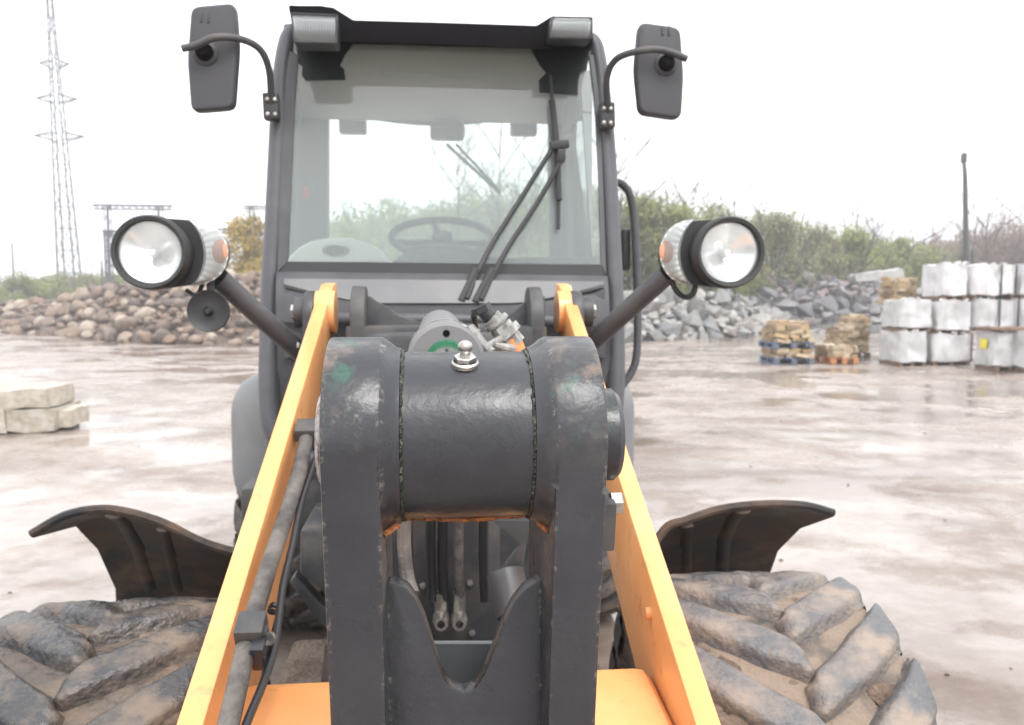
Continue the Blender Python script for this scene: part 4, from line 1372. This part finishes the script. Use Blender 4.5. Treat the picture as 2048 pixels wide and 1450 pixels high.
def me_box(name, s, m, bevel=.004):
    bm = nb(); box(bm, (0, 0, 0), s, None, bevel, 1); return to_mesh(name, bm, m, 30)
PAL = {}
def pallet(w, d, m, loc, rz, label, group):
    key = (round(w, 2), round(d, 2), m.name)
    if key not in PAL:
        PAL[key] = (me_box('deck_board', (w, d / 9, .022), m), me_box('block', (.14, .12, .09), m), me_box('bottom_board', (.14, d, .02), m), me_box('stringer', (.14, d, .02), m))
    dk, bl, bb, st = PAL[key]
    t = empty('pallet', loc, rz, label=label, cat='pallet', group=group)
    for k in range(6): link('deck_board', dk, t, (0, -d / 2 + d / 18 + k * (d - d / 9) / 5, .134))
    for x in (-w / 2 + .07, 0, w / 2 - .07):
        link('bottom_board', bb, t, (x, 0, .010)); link('stringer', st, t, (x, 0, .1215))
        for y in (-d / 2 + .06, 0, d / 2 - .06): link('block', bl, t, (x, y, .0655))
    return t
SLAB = []
rs = random.Random(77)
for k in range(7):
    bm = rough_block(.36, .26, .085, 20 + k, 2, .05)
    SLAB.append(to_mesh('stone', bm, m_tan, 40))
def stone_stack(w, d, h, loc, rz, label, taper=.12, seed=0, upright=False):
    """flat stones laid in courses round the outside of a pallet load, rubble inside"""
    rr = random.Random(seed)
    t = empty('stone_stack', loc, rz, label=label, cat='stone stack', group='stacks of tan walling stone')
    bm = nb(); box(bm, (0, 0, h * .45), (w * .8, d * .8, h * .88), None, .05)
    tag(link('rubble_core', to_mesh('rubble_core', bm, m_tan, 40), t), kind='stuff')
    nc = max(3, int(round(h / .10))); ch = h / nc
    for c in range(nc):
        k = 1 - taper * (c / max(1, nc - 1)) ** 1.5
        W_, D_ = w * k, d * k
        z = ch * (c + .5)
        for sgn in (-1, 1):
            x = -W_ / 2
            while x < W_ / 2 - .08:
                L_ = rr.uniform(.2, .46); L_ = min(L_, W_ / 2 - x)
                link('stone', rr.choice(SLAB), t, (x + L_ / 2, sgn * (D_ / 2 - .12) + rr.uniform(-.06, .05), z + rr.uniform(-.02, .02)), (rr.uniform(-.1, .1), rr.uniform(-.14, .14), rr.choice((0, PI)) + rr.uniform(-.2, .2)), (L_ / .37 * rr.uniform(.8, 1.0), 1, ch / .088 * rr.uniform(.7, 1.15)))
                x += L_
            y = -D_ / 2 + .22
            while y < D_ / 2 - .25:
                L_ = rr.uniform(.2, .42)
                link('stone', rr.choice(SLAB), t, (sgn * (W_ / 2 - .12) + rr.uniform(-.06, .04), y + L_ / 2, z), (0, rr.uniform(-.1, .1), PI / 2 + rr.uniform(-.2, .2)), (L_ / .37, 1, ch / .088))
                y += L_
    return t
PG = 'pallets of the stone yard'
def spot(pxc, py): return gnd(pxc, py)
# two blue pallets one above the other
g0 = spot(1592, 728); wB = at(1632, 728, g0.y).x - at(1553, 728, g0.y).x
zA = at(1577, 697, g0.y).z
gy_ = g0.y + .55
pallet(wB, 1.05, m_blue, (g0.x, gy_, .005), R(-3), 'blue pallet on the mud carrying the lower stack of tan stone', PG)
stone_stack(wB * .96, 1.0, zA - .155, (g0.x, gy_, .152), R(-3), 'lower stack of tan stone between the two blue pallets', .02, 1)
pallet(wB * 1.02, 1.05, m_blue, (g0.x - .03, gy_, zA), R(-1), 'upper blue pallet lying on the lower stack of tan stone', PG)
hA = at(1577, 643, g0.y).z - zA - .147
stone_stack(wB * 1.0, 1.0, hA, (g0.x - .02, gy_, zA + .147), R(-1), 'upper stack of tan stone, narrowing to the top, on the upper blue pallet', .24, 2)
# low load on an orange pallet
g1 = spot(1690, 728); w1 = at(1718, 728, g1.y).x - at(1662, 728, g1.y).x
pallet(w1, .95, m_opal, (g1.x, g1.y + .5, .005), R(2), 'orange pallet carrying a low stack of tan stone', PG)
stone_stack(w1 * .94, .9, at(1678, 692, g1.y).z - .152, (g1.x, g1.y + .5, .152), R(2), 'low stack of tan stone on the orange pallet', .05, 3)
# taller load behind it
g2 = spot(1745, 722); w2 = at(1776, 722, g2.y).x - at(1716, 722, g2.y).x
gy2 = g2.y + 1.1
pallet(w2 * 1.02, 1.0, m_wood, (g2.x + .12, gy2 + .5, .005), R(4), 'bare wooden pallet under the tall stack of tan stone', PG)
z2 = at(1712, 655, gy2).z
stone_stack(w2, .95, z2 - .152, (g2.x + .12, gy2 + .5, .152), R(4), 'tall stack of tan stone behind the orange pallet', .04, 4)
stone_stack(w2 * .72, .8, at(1725, 630, gy2).z - z2, (g2.x + .30, gy2 + .5, z2), R(8), 'small heap of tan stone on top of the tall stack', .3, 5)

def wrapped(pxl, pxr, pyt, pyb, Y, depth, seed, label, tagc=None, straps=()):
    """block of stone wrapped in plastic film on a wooden pallet"""
    a, b_ = at(pxl, pyb, Y), at(pxr, pyt, Y)
    w, h = b_.x - a.x, b_.z - max(0, a.z)
    zb = max(0.0, a.z)
    t = empty('wrapped_pallet', ((a.x + b_.x) / 2, Y + depth / 2, zb), R(random.Random(seed).uniform(-2.5, 2.5)), label=label, cat='wrapped pallet', group='plastic wrapped pallets stacked at the right')
    m = m_wood
    dk = me_box('deck_board', (w * .98, depth / 8, .02), m)
    for k in range(5): link('deck_board', dk, t, (0, -depth / 2 + depth / 16 + k * (depth * .87) / 4, .095))
    bl = me_box('pallet_runner', (.09, depth * .97, .085), m)
    for x in (-w / 2 + .07, 0, w / 2 - .07): link('pallet_runner', bl, t, (x, 0, .0425))
    bm = nb(); bmesh.ops.create_cube(bm, size=1)
    bmesh.ops.subdivide_edges(bm, edges=bm.edges[:], cuts=9, use_grid_fill=True)
    hb = h - .108; off = Vector((seed * 4.1, seed * 2.7, seed))
    for v in bm.verts:
        c = Vector((v.co.x * w, v.co.y * depth, v.co.z * hb))
        # two columns of stone meet in the middle, film drawn in between them
        crease = .015 * math.exp(-((v.co.x - .06 * math.sin(seed)) / .05) ** 2)
        v.co = c + Vector((noise.noise(c * 2.2 + off) * .07 + .025 * noise.noise(c * 6 + off), noise.noise(c * 2.2 + off + Vector((7, 0, 0))) * .08 + .025 * noise.noise(c * 6 - off) + (crease if v.co.y < 0 else -crease), noise.noise(c * 2.6 + off + Vector((0, 7, 0))) * .06))
        # corners softened
        r_ = max(0, abs(v.co.x) / (w / 2) - .86) * max(0, abs(v.co.y) / (depth / 2) - .86)
        v.co.x *= 1 - 3 * r_; v.co.y *= 1 - 3 * r_
    o = link('wrapped_bundle', to_mesh('wrapped_bundle', bm, m_wrap, 60), t, (0, 0, .108 + hb / 2))
    # tied ends of the film on top
    bm = nb()
    rr = random.Random(seed)
    for k in range(4):
        x = rr.uniform(-w * .4, w * .4)
        tube(bm, [(x, -depth * .4, h - .02), (x + rr.uniform(-.1, .1), -depth * .42, h + .04), (x + rr.uniform(-.15, .15), -depth * .45, h + .03)], [.05, .035, .01], 6, flat=(1, .5))
    tag(link('film_end', to_mesh('film_end', bm, m_wrap, 50), t), kind='stuff')
    for sx in straps:
        bm = nb()
        box(bm, (sx * w, -depth / 2 - .05, .108 + hb / 2), (.05, .012, hb * 1.0), None, .002)
        box(bm, (sx * w, 0, h + .025), (.05, depth + .11, .012), None, .002)
        link('strap', to_mesh('strap', bm, M['plastic'], 30), t)
    if tagc:
        bm = nb(); box(bm, (-w / 2 - .055, -.02, h * .68), (.006, .26, .22), (R(6), 0, 0), .001)
        link('tag', to_mesh('tag', bm, mat('yellow_tag', (.75, .62, .05), .6), 30), t)
Yw0 = gnd(1805, 733).y
wr = [
 (1799, 1858, 664, 733, Yw0, 1.0, 1, 'wrapped pallet on the ground at the left end of the white stacks', None, ()),
 (1863, 1944, 668, 734, Yw0 + .15, 1.0, 2, 'wrapped pallet on the ground, second from the left in the white stacks', None, (.46,)),
 (1803, 1866, 600, 664, Yw0 + .05, .95, 3, 'wrapped pallet in the middle tier directly on the leftmost ground pallet', None, ()),
 (1874, 1946, 602, 668, Yw0 + .2, .95, 4, 'wrapped pallet in the middle tier, second from the left', None, ()),
 (1884, 1938, 528, 600, Yw0 + .25, .9, 5, 'topmost wrapped pallet at the left end of the upper tier, without straps', None, ()),
 (1943, 2034, 530, 598, Yw0 + .3, .9, 6, 'topmost wrapped pallet with two black straps', None, (.12, .46)),
 (1950, 2040, 598, 662, Yw0 + .3, .9, 7, 'wrapped pallet with black straps below the strapped top pallet', None, (.02, .44)),
 (1992, 2058, 664, 742, gnd(2000, 742).y, .8, 8, 'wrapped pallet nearest the camera with a yellow tag on its left side', 1, ()),
 (2064, 2170, 662, 748, gnd(2000, 746).y - .1, .95, 9, 'wrapped pallet on the ground cut off by the right edge', None, ()),
 (2040, 2130, 528, 598, Yw0 + .4, .9, 10, 'topmost wrapped pallet cut off by the right edge', None, ()),
 (2044, 2140, 598, 662, Yw0 + .35, .9, 11, 'wrapped pallet in the middle tier cut off by the right edge', None, ()),
]
for a in wr: wrapped(*a)
# tan load behind the white stacks
gY = Yw0 + 1.5
a, b_ = at(1794, 600, gY), at(1842, 556, gY)
tw = b_.x - a.x
stone_stack(tw, .9, b_.z - a.z + .1, ((a.x + b_.x) / 2, gY + .5, a.z - .1), 0, 'stack of tan and orange stone high up behind the leftmost white pallets', .12, 9)
wrapped(1800, 1850, 602, 725, gY, 1.0, 14, 'wrapped pallet mostly hidden behind the leftmost white stack, carrying tan stone')
# boards laid over the nearest wrapped pallets
m_board = mat('muddy_board', (.22, .135, .09), .85, noise_scale=6, color2=(.12, .085, .065))
for i, (x0p, x1p, py, lab) in enumerate(((1948, 2060, 660, 'reddish brown board lying across the wrapped pallet with the yellow tag'),)):
    Yn = gnd(2000, 742).y
    a, b_ = at(x0p + 42, py + 4, Yn - .08), at(x1p + 60, py - 4, Yn - .08)
    bm = nb(); box(bm, (0, 0, 0), (b_.x - a.x, .9, .06), None, .006)
    tag(link('board', to_mesh('board', bm, m_board, 30), None, ((a.x + b_.x) / 2, Yn + .38, at(2000, 664, Yn).z + .065)), lab, 'board')

# ------------------------------------------------------------------ lattice mast, poles
m_steel = mat('dull_steel', (.07, .07, .085), .6)
m_pole = mat('tarred_pole', (.035, .033, .032), .8)
def mast():
    Y = 85
    base = gnd(143, 600 + 1.6 * FPX / 85 - 0)
    b0 = at(143, 600, Y); bx = b0.x
    top = at(96, -45, Y)
    H = top.z; dx = top.x - bx
    t = empty('lattice_mast', (bx, Y, 0), label='tall slender lattice power mast standing far behind the brown boulders', cat='lattice mast')
    def half(z): return .68 * (1 - z / H) ** 1.0 + .17
    def leg(sx, sy, z): return Vector((dx * z / H + sx * half(z), sy * half(z), z))
    for sx in (-1, 1):
        for sy in (-1, 1):
            bm = nb(); tube(bm, [leg(sx, sy, 0), leg(sx, sy, H)], [.11, .06], 5)
            link('mast_leg', to_mesh('mast_leg', bm, m_steel, 30), t)
    n = 17
    zs = [H * (1 - (1 - k / n) ** 1.15) for k in range(n + 1)]
    bm = nb()
    for k in range(n):
        for (a_, b2) in (((-1, -1), (1, -1)), ((1, -1), (1, 1)), ((1, 1), (-1, 1)), ((-1, 1), (-1, -1))):
            s0, s1 = (a_, b2) if k % 2 else (b2, a_)
            tube(bm, [leg(*s0, zs[k]), leg(*s1, zs[k + 1])], .04, 4)
            tube(bm, [leg(*a_, zs[k]), leg(*b2, zs[k])], .035, 4)
    tag(link('lattice_bracing', to_mesh('lattice_bracing', bm, m_steel, 30), t), kind='stuff')
    for z, wl in ((at(110, 200, Y).z, 2.6), (at(115, 275, Y).z, 3.2), (at(105, 130, Y).z, 1.9)):
        for sx in (-1, 1):
            bm = nb()
            c = Vector((dx * z / H, 0, z)); tip = c + Vector((sx * wl * .75, 0, .15))
            for sy in (-1, 1):
                tube(bm, [leg(sx, sy, z + .5), tip], .06, 4); tube(bm, [leg(sx, sy, z - .3), tip], .06, 4)
                for k in range(1, 4): tube(bm, [leg(sx, sy, z + .5).lerp(tip, k / 4), leg(sx, sy, z - .3).lerp(tip, (k - .5) / 4)], .035, 4)
            ca = link('crossarm', to_mesh('crossarm', bm, m_steel, 30), t)
            bm = nb()
            for k in range(6): lathe(bm, [(0, .03), (.03, .13), (.06, .03)], tip + Vector((0, 0, -.2 - k * .14)), (0, 0, -1), 8)
            link('insulator', to_mesh('insulator', bm, mat('insulator_glass', (.12, .13, .14), .3), 40), ca)
mast()
def gantry(xl, xr, ytop, Y, label, extra=()):
    a, b_ = at(xl, ytop, Y), at(xr, ytop, Y)
    c = (a + b_) / 2
    t = empty('steel_gantry', (c.x, Y, 0), label=label, cat='steel gantry', group='switchyard steelwork beyond the boulders')
    w = (b_ - a).x
    for x in (-w * .32, w * .32):
        bm = nb(); tube(bm, [(x, 0, 0), (x, 0, a.z)], .11, 6)
        for k in range(8): tube(bm, [(x - .25, 0, a.z * k / 8), (x + .25, 0, a.z * (k + 1) / 8)], .03, 4)
        tube(bm, [(x - .28, 0, 0), (x - .28, 0, a.z)], .05, 5); tube(bm, [(x + .28, 0, 0), (x + .28, 0, a.z)], .05, 5)
        link('post', to_mesh('post', bm, m_steel, 30), t)
    bm = nb()
    tube(bm, [(-w / 2, 0, a.z), (w / 2, 0, a.z)], .09, 6); tube(bm, [(-w / 2, 0, a.z - .32), (w / 2, 0, a.z - .32)], .07, 6)
    for k in range(12): tube(bm, [(-w / 2 + w * k / 12, 0, a.z - .32 * (k % 2)), (-w / 2 + w * (k + 1) / 12, 0, a.z - .32 * ((k + 1) % 2))], .045, 4)
    link('beam', to_mesh('beam', bm, m_steel, 30), t)
    for (xf, z) in extra:
        bm = nb()
        for k in range(5): lathe(bm, [(0, .04), (.05, .15), (.10, .04)], (xf * w, 0, a.z - .5 - k * .16), (0, 0, -1), 8)
        link('insulator', to_mesh('insulator', bm, mat('brown_insulator', (.10, .07, .06), .3), 40), t)
gantry(186, 345, 410, 72, 'steel gantry with the longest cross beam, behind the left headlamp', ((-.4, 0), (0, 0), (.4, 0)))
gantry(205, 262, 462, 66, 'short low steel gantry behind the left headlamp', ((.0, 0),))
gantry(395, 512, 458, 78, 'steel gantry between the left headlamp and the cab', ((-.3, 0), (.3, 0)))
gantry(486, 560, 412, 90, 'steel gantry with a beam ending behind the left side of the cab', ((-.2, 0),))
for px, py, Y, lab in ((24, 486, 70, 'thin grey steel post at the far left'), (203, 520, 68, 'thin grey steel post right of the lattice mast')):
    p = at(px, py, Y)
    t = empty('steel_post', (p.x, Y, 0), label=lab, cat='steel post', group='thin steel posts by the switchyard')
    bm = nb(); tube(bm, [(0, 0, 0), (0, 0, p.z)], [.10, .06], 6); link('shaft', to_mesh('shaft', bm, m_steel, 30), t)
    bm = nb(); z = p.z * .45
    tube(bm, [(-.6, 0, z - .6), (0, 0, z), (.6, 0, z - .6)], .05, 5); tube(bm, [(-.6, 0, .4), (-.6, 0, z - .6)], .05, 5); tube(bm, [(.6, 0, .4), (.6, 0, z - .6)], .05, 5)
    link('brace', to_mesh('brace', bm, m_steel, 30), t)
p0, p1 = at(1928, 312, 50), at(1938, 520, 50)
t = empty('timber_pole', (p1.x, 50, 0), label='tall dark pole standing alone above the bushes behind the white pallets', cat='pole')
bm = nb(); tube(bm, [(0.05, 0, 0), ((p0.x - p1.x) * .8, 0, p0.z - 1.2), (p0.x - p1.x, 0, p0.z - .3)], [.22, .14, .11], 10); link('shaft', to_mesh('shaft', bm, m_pole, 40), t)
bm = nb(); lathe(bm, [(-.35, .11), (-.3, .19), (.15, .19), (.3, .12), (.32, 0)], (p0.x - p1.x, 0, p0.z - .1), 'z', 12); link('pole_head', to_mesh('pole_head', bm, m_pole, 40), t)
bm = nb(); tube(bm, [(0.6, .1, 0), (.25, .1, p0.z * .45)], [.08, .06], 8); link('stay', to_mesh('stay', bm, m_pole, 40), t)

# ------------------------------------------------------------------ trees and bushes
def leaf_mat(name, c1, c2, c3):
    m = bpy.data.materials.new(name); m.use_nodes = True
    nt = m.node_tree; b = nt.nodes['Principled BSDF']; L = nt.links.new
    geo = nt.nodes.new('ShaderNodeNewGeometry')
    n = nt.nodes.new('ShaderNodeTexNoise'); n.inputs['Scale'].default_value = 1.1; n.inputs['Detail'].default_value = 3
    L(geo.outputs['Position'], n.inputs['Vector'])
    a = nt.nodes.new('ShaderNodeMath'); a.operation = 'MULTIPLY_ADD'; a.inputs[1].default_value = .35; 
    L(geo.outputs['Random Per Island'], a.inputs[0])
    s_ = nt.nodes.new('ShaderNodeMath'); s_.operation = 'MULTIPLY_ADD'; s_.inputs[1].default_value = 1.3; s_.inputs[2].default_value = -.32
    L(n.outputs['Fac'], s_.inputs[0]); L(s_.outputs[0], a.inputs[2])
    cr = nt.nodes.new('ShaderNodeValToRGB'); cr.color_ramp.elements[0].position = .2; cr.color_ramp.elements[0].color = (*c1, 1); cr.color_ramp.elements[1].position = .8; cr.color_ramp.elements[1].color = (*c3, 1)
    e = cr.color_ramp.elements.new(.5); e.color = (*c2, 1)
    L(a.outputs[0], cr.inputs[0]); L(cr.outputs[0], b.inputs['Base Color'])
    b.inputs['Roughness'].default_value = .7; b.inputs['Specular IOR Level'].default_value = .2
    return m
LM = {
 'olive': leaf_mat('olive_leaf', (.115, .125, .048), (.19, .215, .075), (.27, .285, .10)),
 'brown': leaf_mat('brown_twig_leaf', (.14, .125, .08), (.195, .185, .105), (.24, .245, .115)),
 'green': leaf_mat('fresh_green_leaf', (.12, .13, .045), (.19, .225, .065), (.29, .32, .10)),
 'yellow': leaf_mat('yellow_leaf', (.22, .155, .04), (.32, .235, .055), (.42, .31, .08)),
 'red': leaf_mat('reddish_twig', (.17, .12, .10), (.22, .155, .13), (.24, .18, .13)),
}
m_bark = mat('grey_bark', (.085, .07, .06), .9)
m_twig = mat('reddish_bark', (.13, .09, .075), .9)

def crown_mesh(name, seed, w, d, h, n, leaf, m, twiggy=.3):
    """leaf faces and twigs in many uneven clumps filling a bush of w x d x h standing on the ground"""
    rr = random.Random(seed)
    cl = []
    for k in range(34):
        a = rr.uniform(0, 2 * PI); q = rr.random() ** .5
        if k < 6: q *= .45
        x, y = q * math.cos(a) * w * .44, q * math.sin(a) * d * .44
        zt = h * (1 - .42 * q * q) * rr.uniform(.8, 1.0)
        z = zt * (.93 if k < 10 else rr.uniform(.12, .97) ** .75)
        r = rr.uniform(.14, .24) * min(w, h) * .85
        cl.append((Vector((x, y, max(.3, z - r * .6))), r))
    verts, faces = [], []
    for i in range(n):
        c, r = rr.choice(cl)
        v = Vector((rr.gauss(0, 1), rr.gauss(0, 1), rr.gauss(0, 1))).normalized() * r * rr.random() ** .4
        p = c + v; 
        if p.z < .02: p.z = rr.uniform(0, .5)
        s = leaf * rr.uniform(.6, 1.4)
        u = Vector((rr.gauss(0, 1), rr.gauss(0, 1), rr.gauss(0, 1))).normalized(); w_ = u.orthogonal().normalized()
        if rr.random() < twiggy: u, w_ = Vector((rr.gauss(0, .4), rr.gauss(0, .4), 1)) * 3.2, w_ * .22
        b = len(verts)
        verts += [p - u * s * .5, p + w_ * s * .35, p + u * s * .5, p - w_ * s * .35]
        faces.append((b, b + 1, b + 2, b + 3))
    me = bpy.data.meshes.new(name); me.from_pydata([tuple(v) for v in verts], [], faces); me.materials.append(m)
    return me
def branch_bm(bm, p, d, L_, r, depth, rr, spread=.5):
    n = 3; pts = [p]; q = p.copy(); dd = d.copy()
    for k in range(n):
        dd = (dd + Vector((rr.gauss(0, .13), rr.gauss(0, .13), rr.gauss(0, .08) + .05))).normalized()
        q = q + dd * L_ / n; pts.append(q.copy())
    tube(bm, pts, [r * (1 - .5 * k / n) for k in range(n + 1)], 4 if depth > 1 else 3, False)
    if depth <= 0: return
    for k in range(rr.choice((3, 4, 4))):
        t = rr.uniform(.35, 1.0); j = min(n - 1, int(t * n)); s = pts[j].lerp(pts[j + 1], t * n - j)
        nd = (dd + Vector((rr.gauss(0, spread), rr.gauss(0, spread), rr.gauss(0, spread * .6)))).normalized()
        branch_bm(bm, s, nd, L_ * rr.uniform(.5, .72), r * .5, depth - 1, rr, spread)
STEM = {}
def stems_mesh(seed, h):
    rr = random.Random(seed); bm = nb()
    for k in range(5):
        branch_bm(bm, Vector((rr.uniform(-.3, .3), rr.uniform(-.3, .3), 0)), Vector((rr.gauss(0, .35), rr.gauss(0, .35), 1)).normalized(), h * rr.uniform(.5, .8), .06, 2, rr)
    return to_mesh('stems', bm, m_bark, 60)
CR = {}
def bush(px, pyt, Y, wpx, kind, label, seed, dens=1.0, name='bush', group='bushes along the edge of the yard'):
    p = at(px, pyt, Y); h = max(1.5, p.z * 1.09); w = wpx / FPX * Y * 1.2
    t = empty(name, (p.x, Y, 0), label=label, cat='bush', group=group)
    n = int(min(9000, 1200 + 330 * w * h) * dens)
    link('crown', crown_mesh('crown', seed, w * 1.15, w * .9, h, n, .16, LM[kind], .45 if kind in ('brown', 'red') else .25), t)
    link('stems', stems_mesh(seed + 500, h), t)
def bare_tree(px, pyt, Y, label, seed, m=None, depth=4, lean=0.0):
    p = at(px, pyt, Y); h = p.z
    t = empty('bare_tree', (p.x, Y, 0), label=label, cat='tree', group='leafless trees behind the yard')
    rr = random.Random(seed)
    bm = nb()
    tp = [Vector((0, 0, 0)), Vector((lean * h * .2 + rr.gauss(0, .1), 0, h * .3)), Vector((lean * h * .5 + rr.gauss(0, .2), 0, h * .6)), Vector((lean * h, 0, h * .96))]
    P = smooth_path(tp, 4)
    tube(bm, P, [.013 * h * (1 - .88 * k / (len(P) - 1)) for k in range(len(P))], 7)
    link('trunk', to_mesh('trunk', bm, m or m_bark, 60), t)
    bm = nb()
    for k in range(13):
        i = rr.randint(3, len(P) - 2)
        a = rr.uniform(0, 6.28)
        branch_bm(bm, P[i], Vector((math.cos(a) * .7, math.sin(a) * .7, rr.uniform(.5, 1.1))).normalized(), h * rr.uniform(.16, .3), .0042 * h, depth - 2, rr, .42)
    link('crown', to_mesh('crown', bm, m or m_bark, 60), t)

B = [
 # left horizon
 (-60, 548, 66, 170, 'olive', 'olive bush at the far left beyond the boulder heap'),
 (55, 545, 70, 150, 'olive', 'low olive bush left of the lattice mast foot'),
 (150, 540, 76, 130, 'brown', 'brownish bush right behind the foot of the lattice mast'),
 (215, 548, 72, 110, 'olive', 'low bush left of the left headlamp'),
 (300, 552, 74, 120, 'green', 'low green bush hidden behind the left headlamp'),
 (395, 545, 74, 120, 'olive', 'olive bush between the left headlamp and its arm'),
 (490, 428, 46, 118, 'yellow', 'yellow leaved tree just left of the cab'),
 (548, 470, 50, 110, 'yellow', 'yellowish bush partly hidden by the left side of the cab'),
 # behind the cab
 (640, 452, 50, 110, 'olive', 'olive bush seen at the left of the rear window'),
 (730, 425, 46, 150, 'olive', 'broad olive bush seen through the rear window above the pale dashboard'),
 (830, 412, 47, 140, 'olive', 'olive bush seen behind the steering wheel'),
 (925, 396, 44, 150, 'green', 'green bush seen right of the steering wheel'),
 (1020, 380, 43, 140, 'olive', 'tall olive bush seen behind the wiper arms'),
 (1110, 372, 42, 140, 'olive', 'tall olive bush seen at the right of the windshield'),
 (1190, 378, 41, 130, 'green', 'green bush behind the right cab pillar'),
 # right of the cab
 (1275, 392, 40, 130, 'olive', 'tall olive bush right beside the hand rail'),
 (1345, 396, 40, 130, 'olive', 'tall olive bush above the right headlamp'),
 (1420, 418, 42, 110, 'olive', 'olive bush behind the right headlamp'),
 (1480, 440, 44, 100, 'brown', 'brown twiggy bush right behind the right headlamp ring'),
 (1560, 422, 44, 135, 'brown', 'large round brown bush right of the right headlamp'),
 (1640, 442, 46, 110, 'brown', 'brownish green bush right of the large round brown bush'),
 (1708, 456, 48, 100, 'green', 'bright green bush behind the middle of the dark rock heap'),
 (1762, 474, 52, 90, 'olive', 'olive bush left of the rounded green one behind the rocks'),
 (1800, 462, 54, 78, 'green', 'rounded green bush left of the topmost white pallet'),
 (1730, 520, 46, 110, 'brown', 'low brown bush just above the pale slab'),
 (1860, 490, 58, 110, 'brown', 'low brown scrub behind the topmost white pallet'),
 (1920, 484, 60, 110, 'brown', 'brown scrub at the foot of the dark pole'),
 (1980, 472, 62, 110, 'red', 'reddish scrub right of the dark pole'),
 (2040, 452, 62, 120, 'red', 'reddish scrub on the hillside at the right edge'),
 (2110, 440, 62, 130, 'olive', 'scrub cut off by the right edge'),
 (1590, 540, 45.5, 120, 'olive', 'low olive scrub directly behind the top of the dark rock heap'),
 (1480, 530, 43, 120, 'olive', 'low olive scrub between the two rock heaps'),
]
def thicket(name, prof, Y, n, seed, m, label):
    """the scrub behind the bushes that reads as one mass"""
    rr = random.Random(seed); verts, faces = [], []
    x0, x1 = prof[0][0], prof[-1][0]
    for i in range(n):
        px = rr.uniform(x0, x1)
        for (a0, b0), (a1, b1) in zip(prof, prof[1:]):
            if px <= a1: py = b0 + (b1 - b0) * (px - a0) / (a1 - a0); break
        y = Y + rr.uniform(0, 7)
        top = at(px, py, Y); hh = top.z * (1 + .22 * noise.noise(Vector((top.x * .55, y * .5, seed))) + .12 * noise.noise(Vector((top.x * 1.7, y, seed))))
        p = Vector((top.x, y, hh * rr.random() ** .62))
        sz = rr.uniform(.16, .34)
        u = Vector((rr.gauss(0, 1), rr.gauss(0, 1), rr.gauss(0, 1))).normalized(); w_ = u.orthogonal().normalized()
        if rr.random() < .3: u, w_ = Vector((rr.gauss(0, .3), rr.gauss(0, .3), 1)) * 2.6, w_ * .22
        b = len(verts)
        verts += [p - u * sz * .5, p + w_ * sz * .35, p + u * sz * .5, p - w_ * sz * .35]
        faces.append((b, b + 1, b + 2, b + 3))
    me = bpy.data.meshes.new(name); me.from_pydata([tuple(v) for v in verts], [], faces); me.materials.append(m)
    tag(link(name, me), label, 'scrub', kind='stuff')
thicket('thicket', [(560, 460), (700, 425), (850, 412), (1000, 390), (1200, 388), (1400, 404), (1490, 432), (1570, 424), (1650, 446), (1750, 470), (1840, 484), (1900, 492)], 52, 75000, 4, LM['olive'], 'brown and olive scrub standing behind the single bushes')
thicket('thicket', [(1790, 500), (1850, 492), (1900, 490), (1950, 480), (2000, 464), (2048, 450), (2200, 425)], 63, 36000, 8, LM['red'], 'reddish brown scrub covering the hillside at the far right')
thicket('thicket', [(-300, 552), (0, 556), (150, 550), (300, 556), (420, 548), (560, 520)], 84, 16000, 6, LM['olive'], 'low far scrub along the left horizon')
for i, (px, pyt, Y, wpx, kind, lab) in enumerate(B): bush(px, pyt, Y, wpx, kind, lab, 100 + i)
T = [
 (186, 505, 84, 'small leafless tree right of the lattice mast', m_bark, 0),
 (905, 300, 42, 'leafless tree seen through the rear window left of the wiper arms', m_bark, .02),
 (1000, 262, 41, 'tall leafless tree seen through the rear window beside the rear wiper', m_bark, 0),
 (1075, 290, 43, 'leafless tree seen between the wiper arms and the blade', m_bark, -.03),
 (1150, 320, 42, 'leafless tree seen at the right edge of the windshield', m_bark, .02),
 (1236, 268, 38, 'tall leafless tree rising right behind the right cab pillar', m_bark, -.06),
 (1283, 345, 41, 'leafless tree just right of the hand rail', m_bark, -.05),
 (1365, 372, 43, 'thin leafless tree over the left part of the right headlamp', m_bark, .02),
 (1445, 372, 44, 'thin leafless tree leaning over the right headlamp', m_bark, .08),
 (1722, 428, 55, 'small leafless tree above the bright green bush', m_twig, -.04),
 (1752, 436, 56, 'small leafless tree right of the one above the bright green bush', m_twig, .02),
 (1872, 462, 64, 'small reddish leafless tree left of the dark pole', m_twig, 0),
 (1955, 420, 60, 'reddish leafless tree close to the right of the dark pole', m_twig, .0),
 (1982, 372, 58, 'tallest reddish leafless tree right of the dark pole', m_twig, 0),
 (2040, 384, 60, 'reddish leafless tree at the right edge', m_twig, .02),
]
for i, (px, pyt, Y, lab, m, lean) in enumerate(T): bare_tree(px, pyt, Y, lab, 300 + i, m, 4, lean)

# ------------------------------------------------------------------ added scattering box standing in for lens flare
hb = nb()
box(hb, (0, 0, 21.5), (1100, 1100, 46))
m = bpy.data.materials.new('flare_haze'); m.use_nodes = True
nt = m.node_tree; nt.nodes.clear()
pv = nt.nodes.new('ShaderNodeVolumePrincipled'); pv.inputs['Color'].default_value = (.97, .98, 1.0, 1); pv.inputs['Density'].default_value = 0.0032
ho = nt.nodes.new('ShaderNodeOutputMaterial'); nt.links.new(pv.outputs[0], ho.inputs['Volume'])
tag(link('flare_haze', to_mesh('flare_haze', hb, m, 0)), kind='stuff')
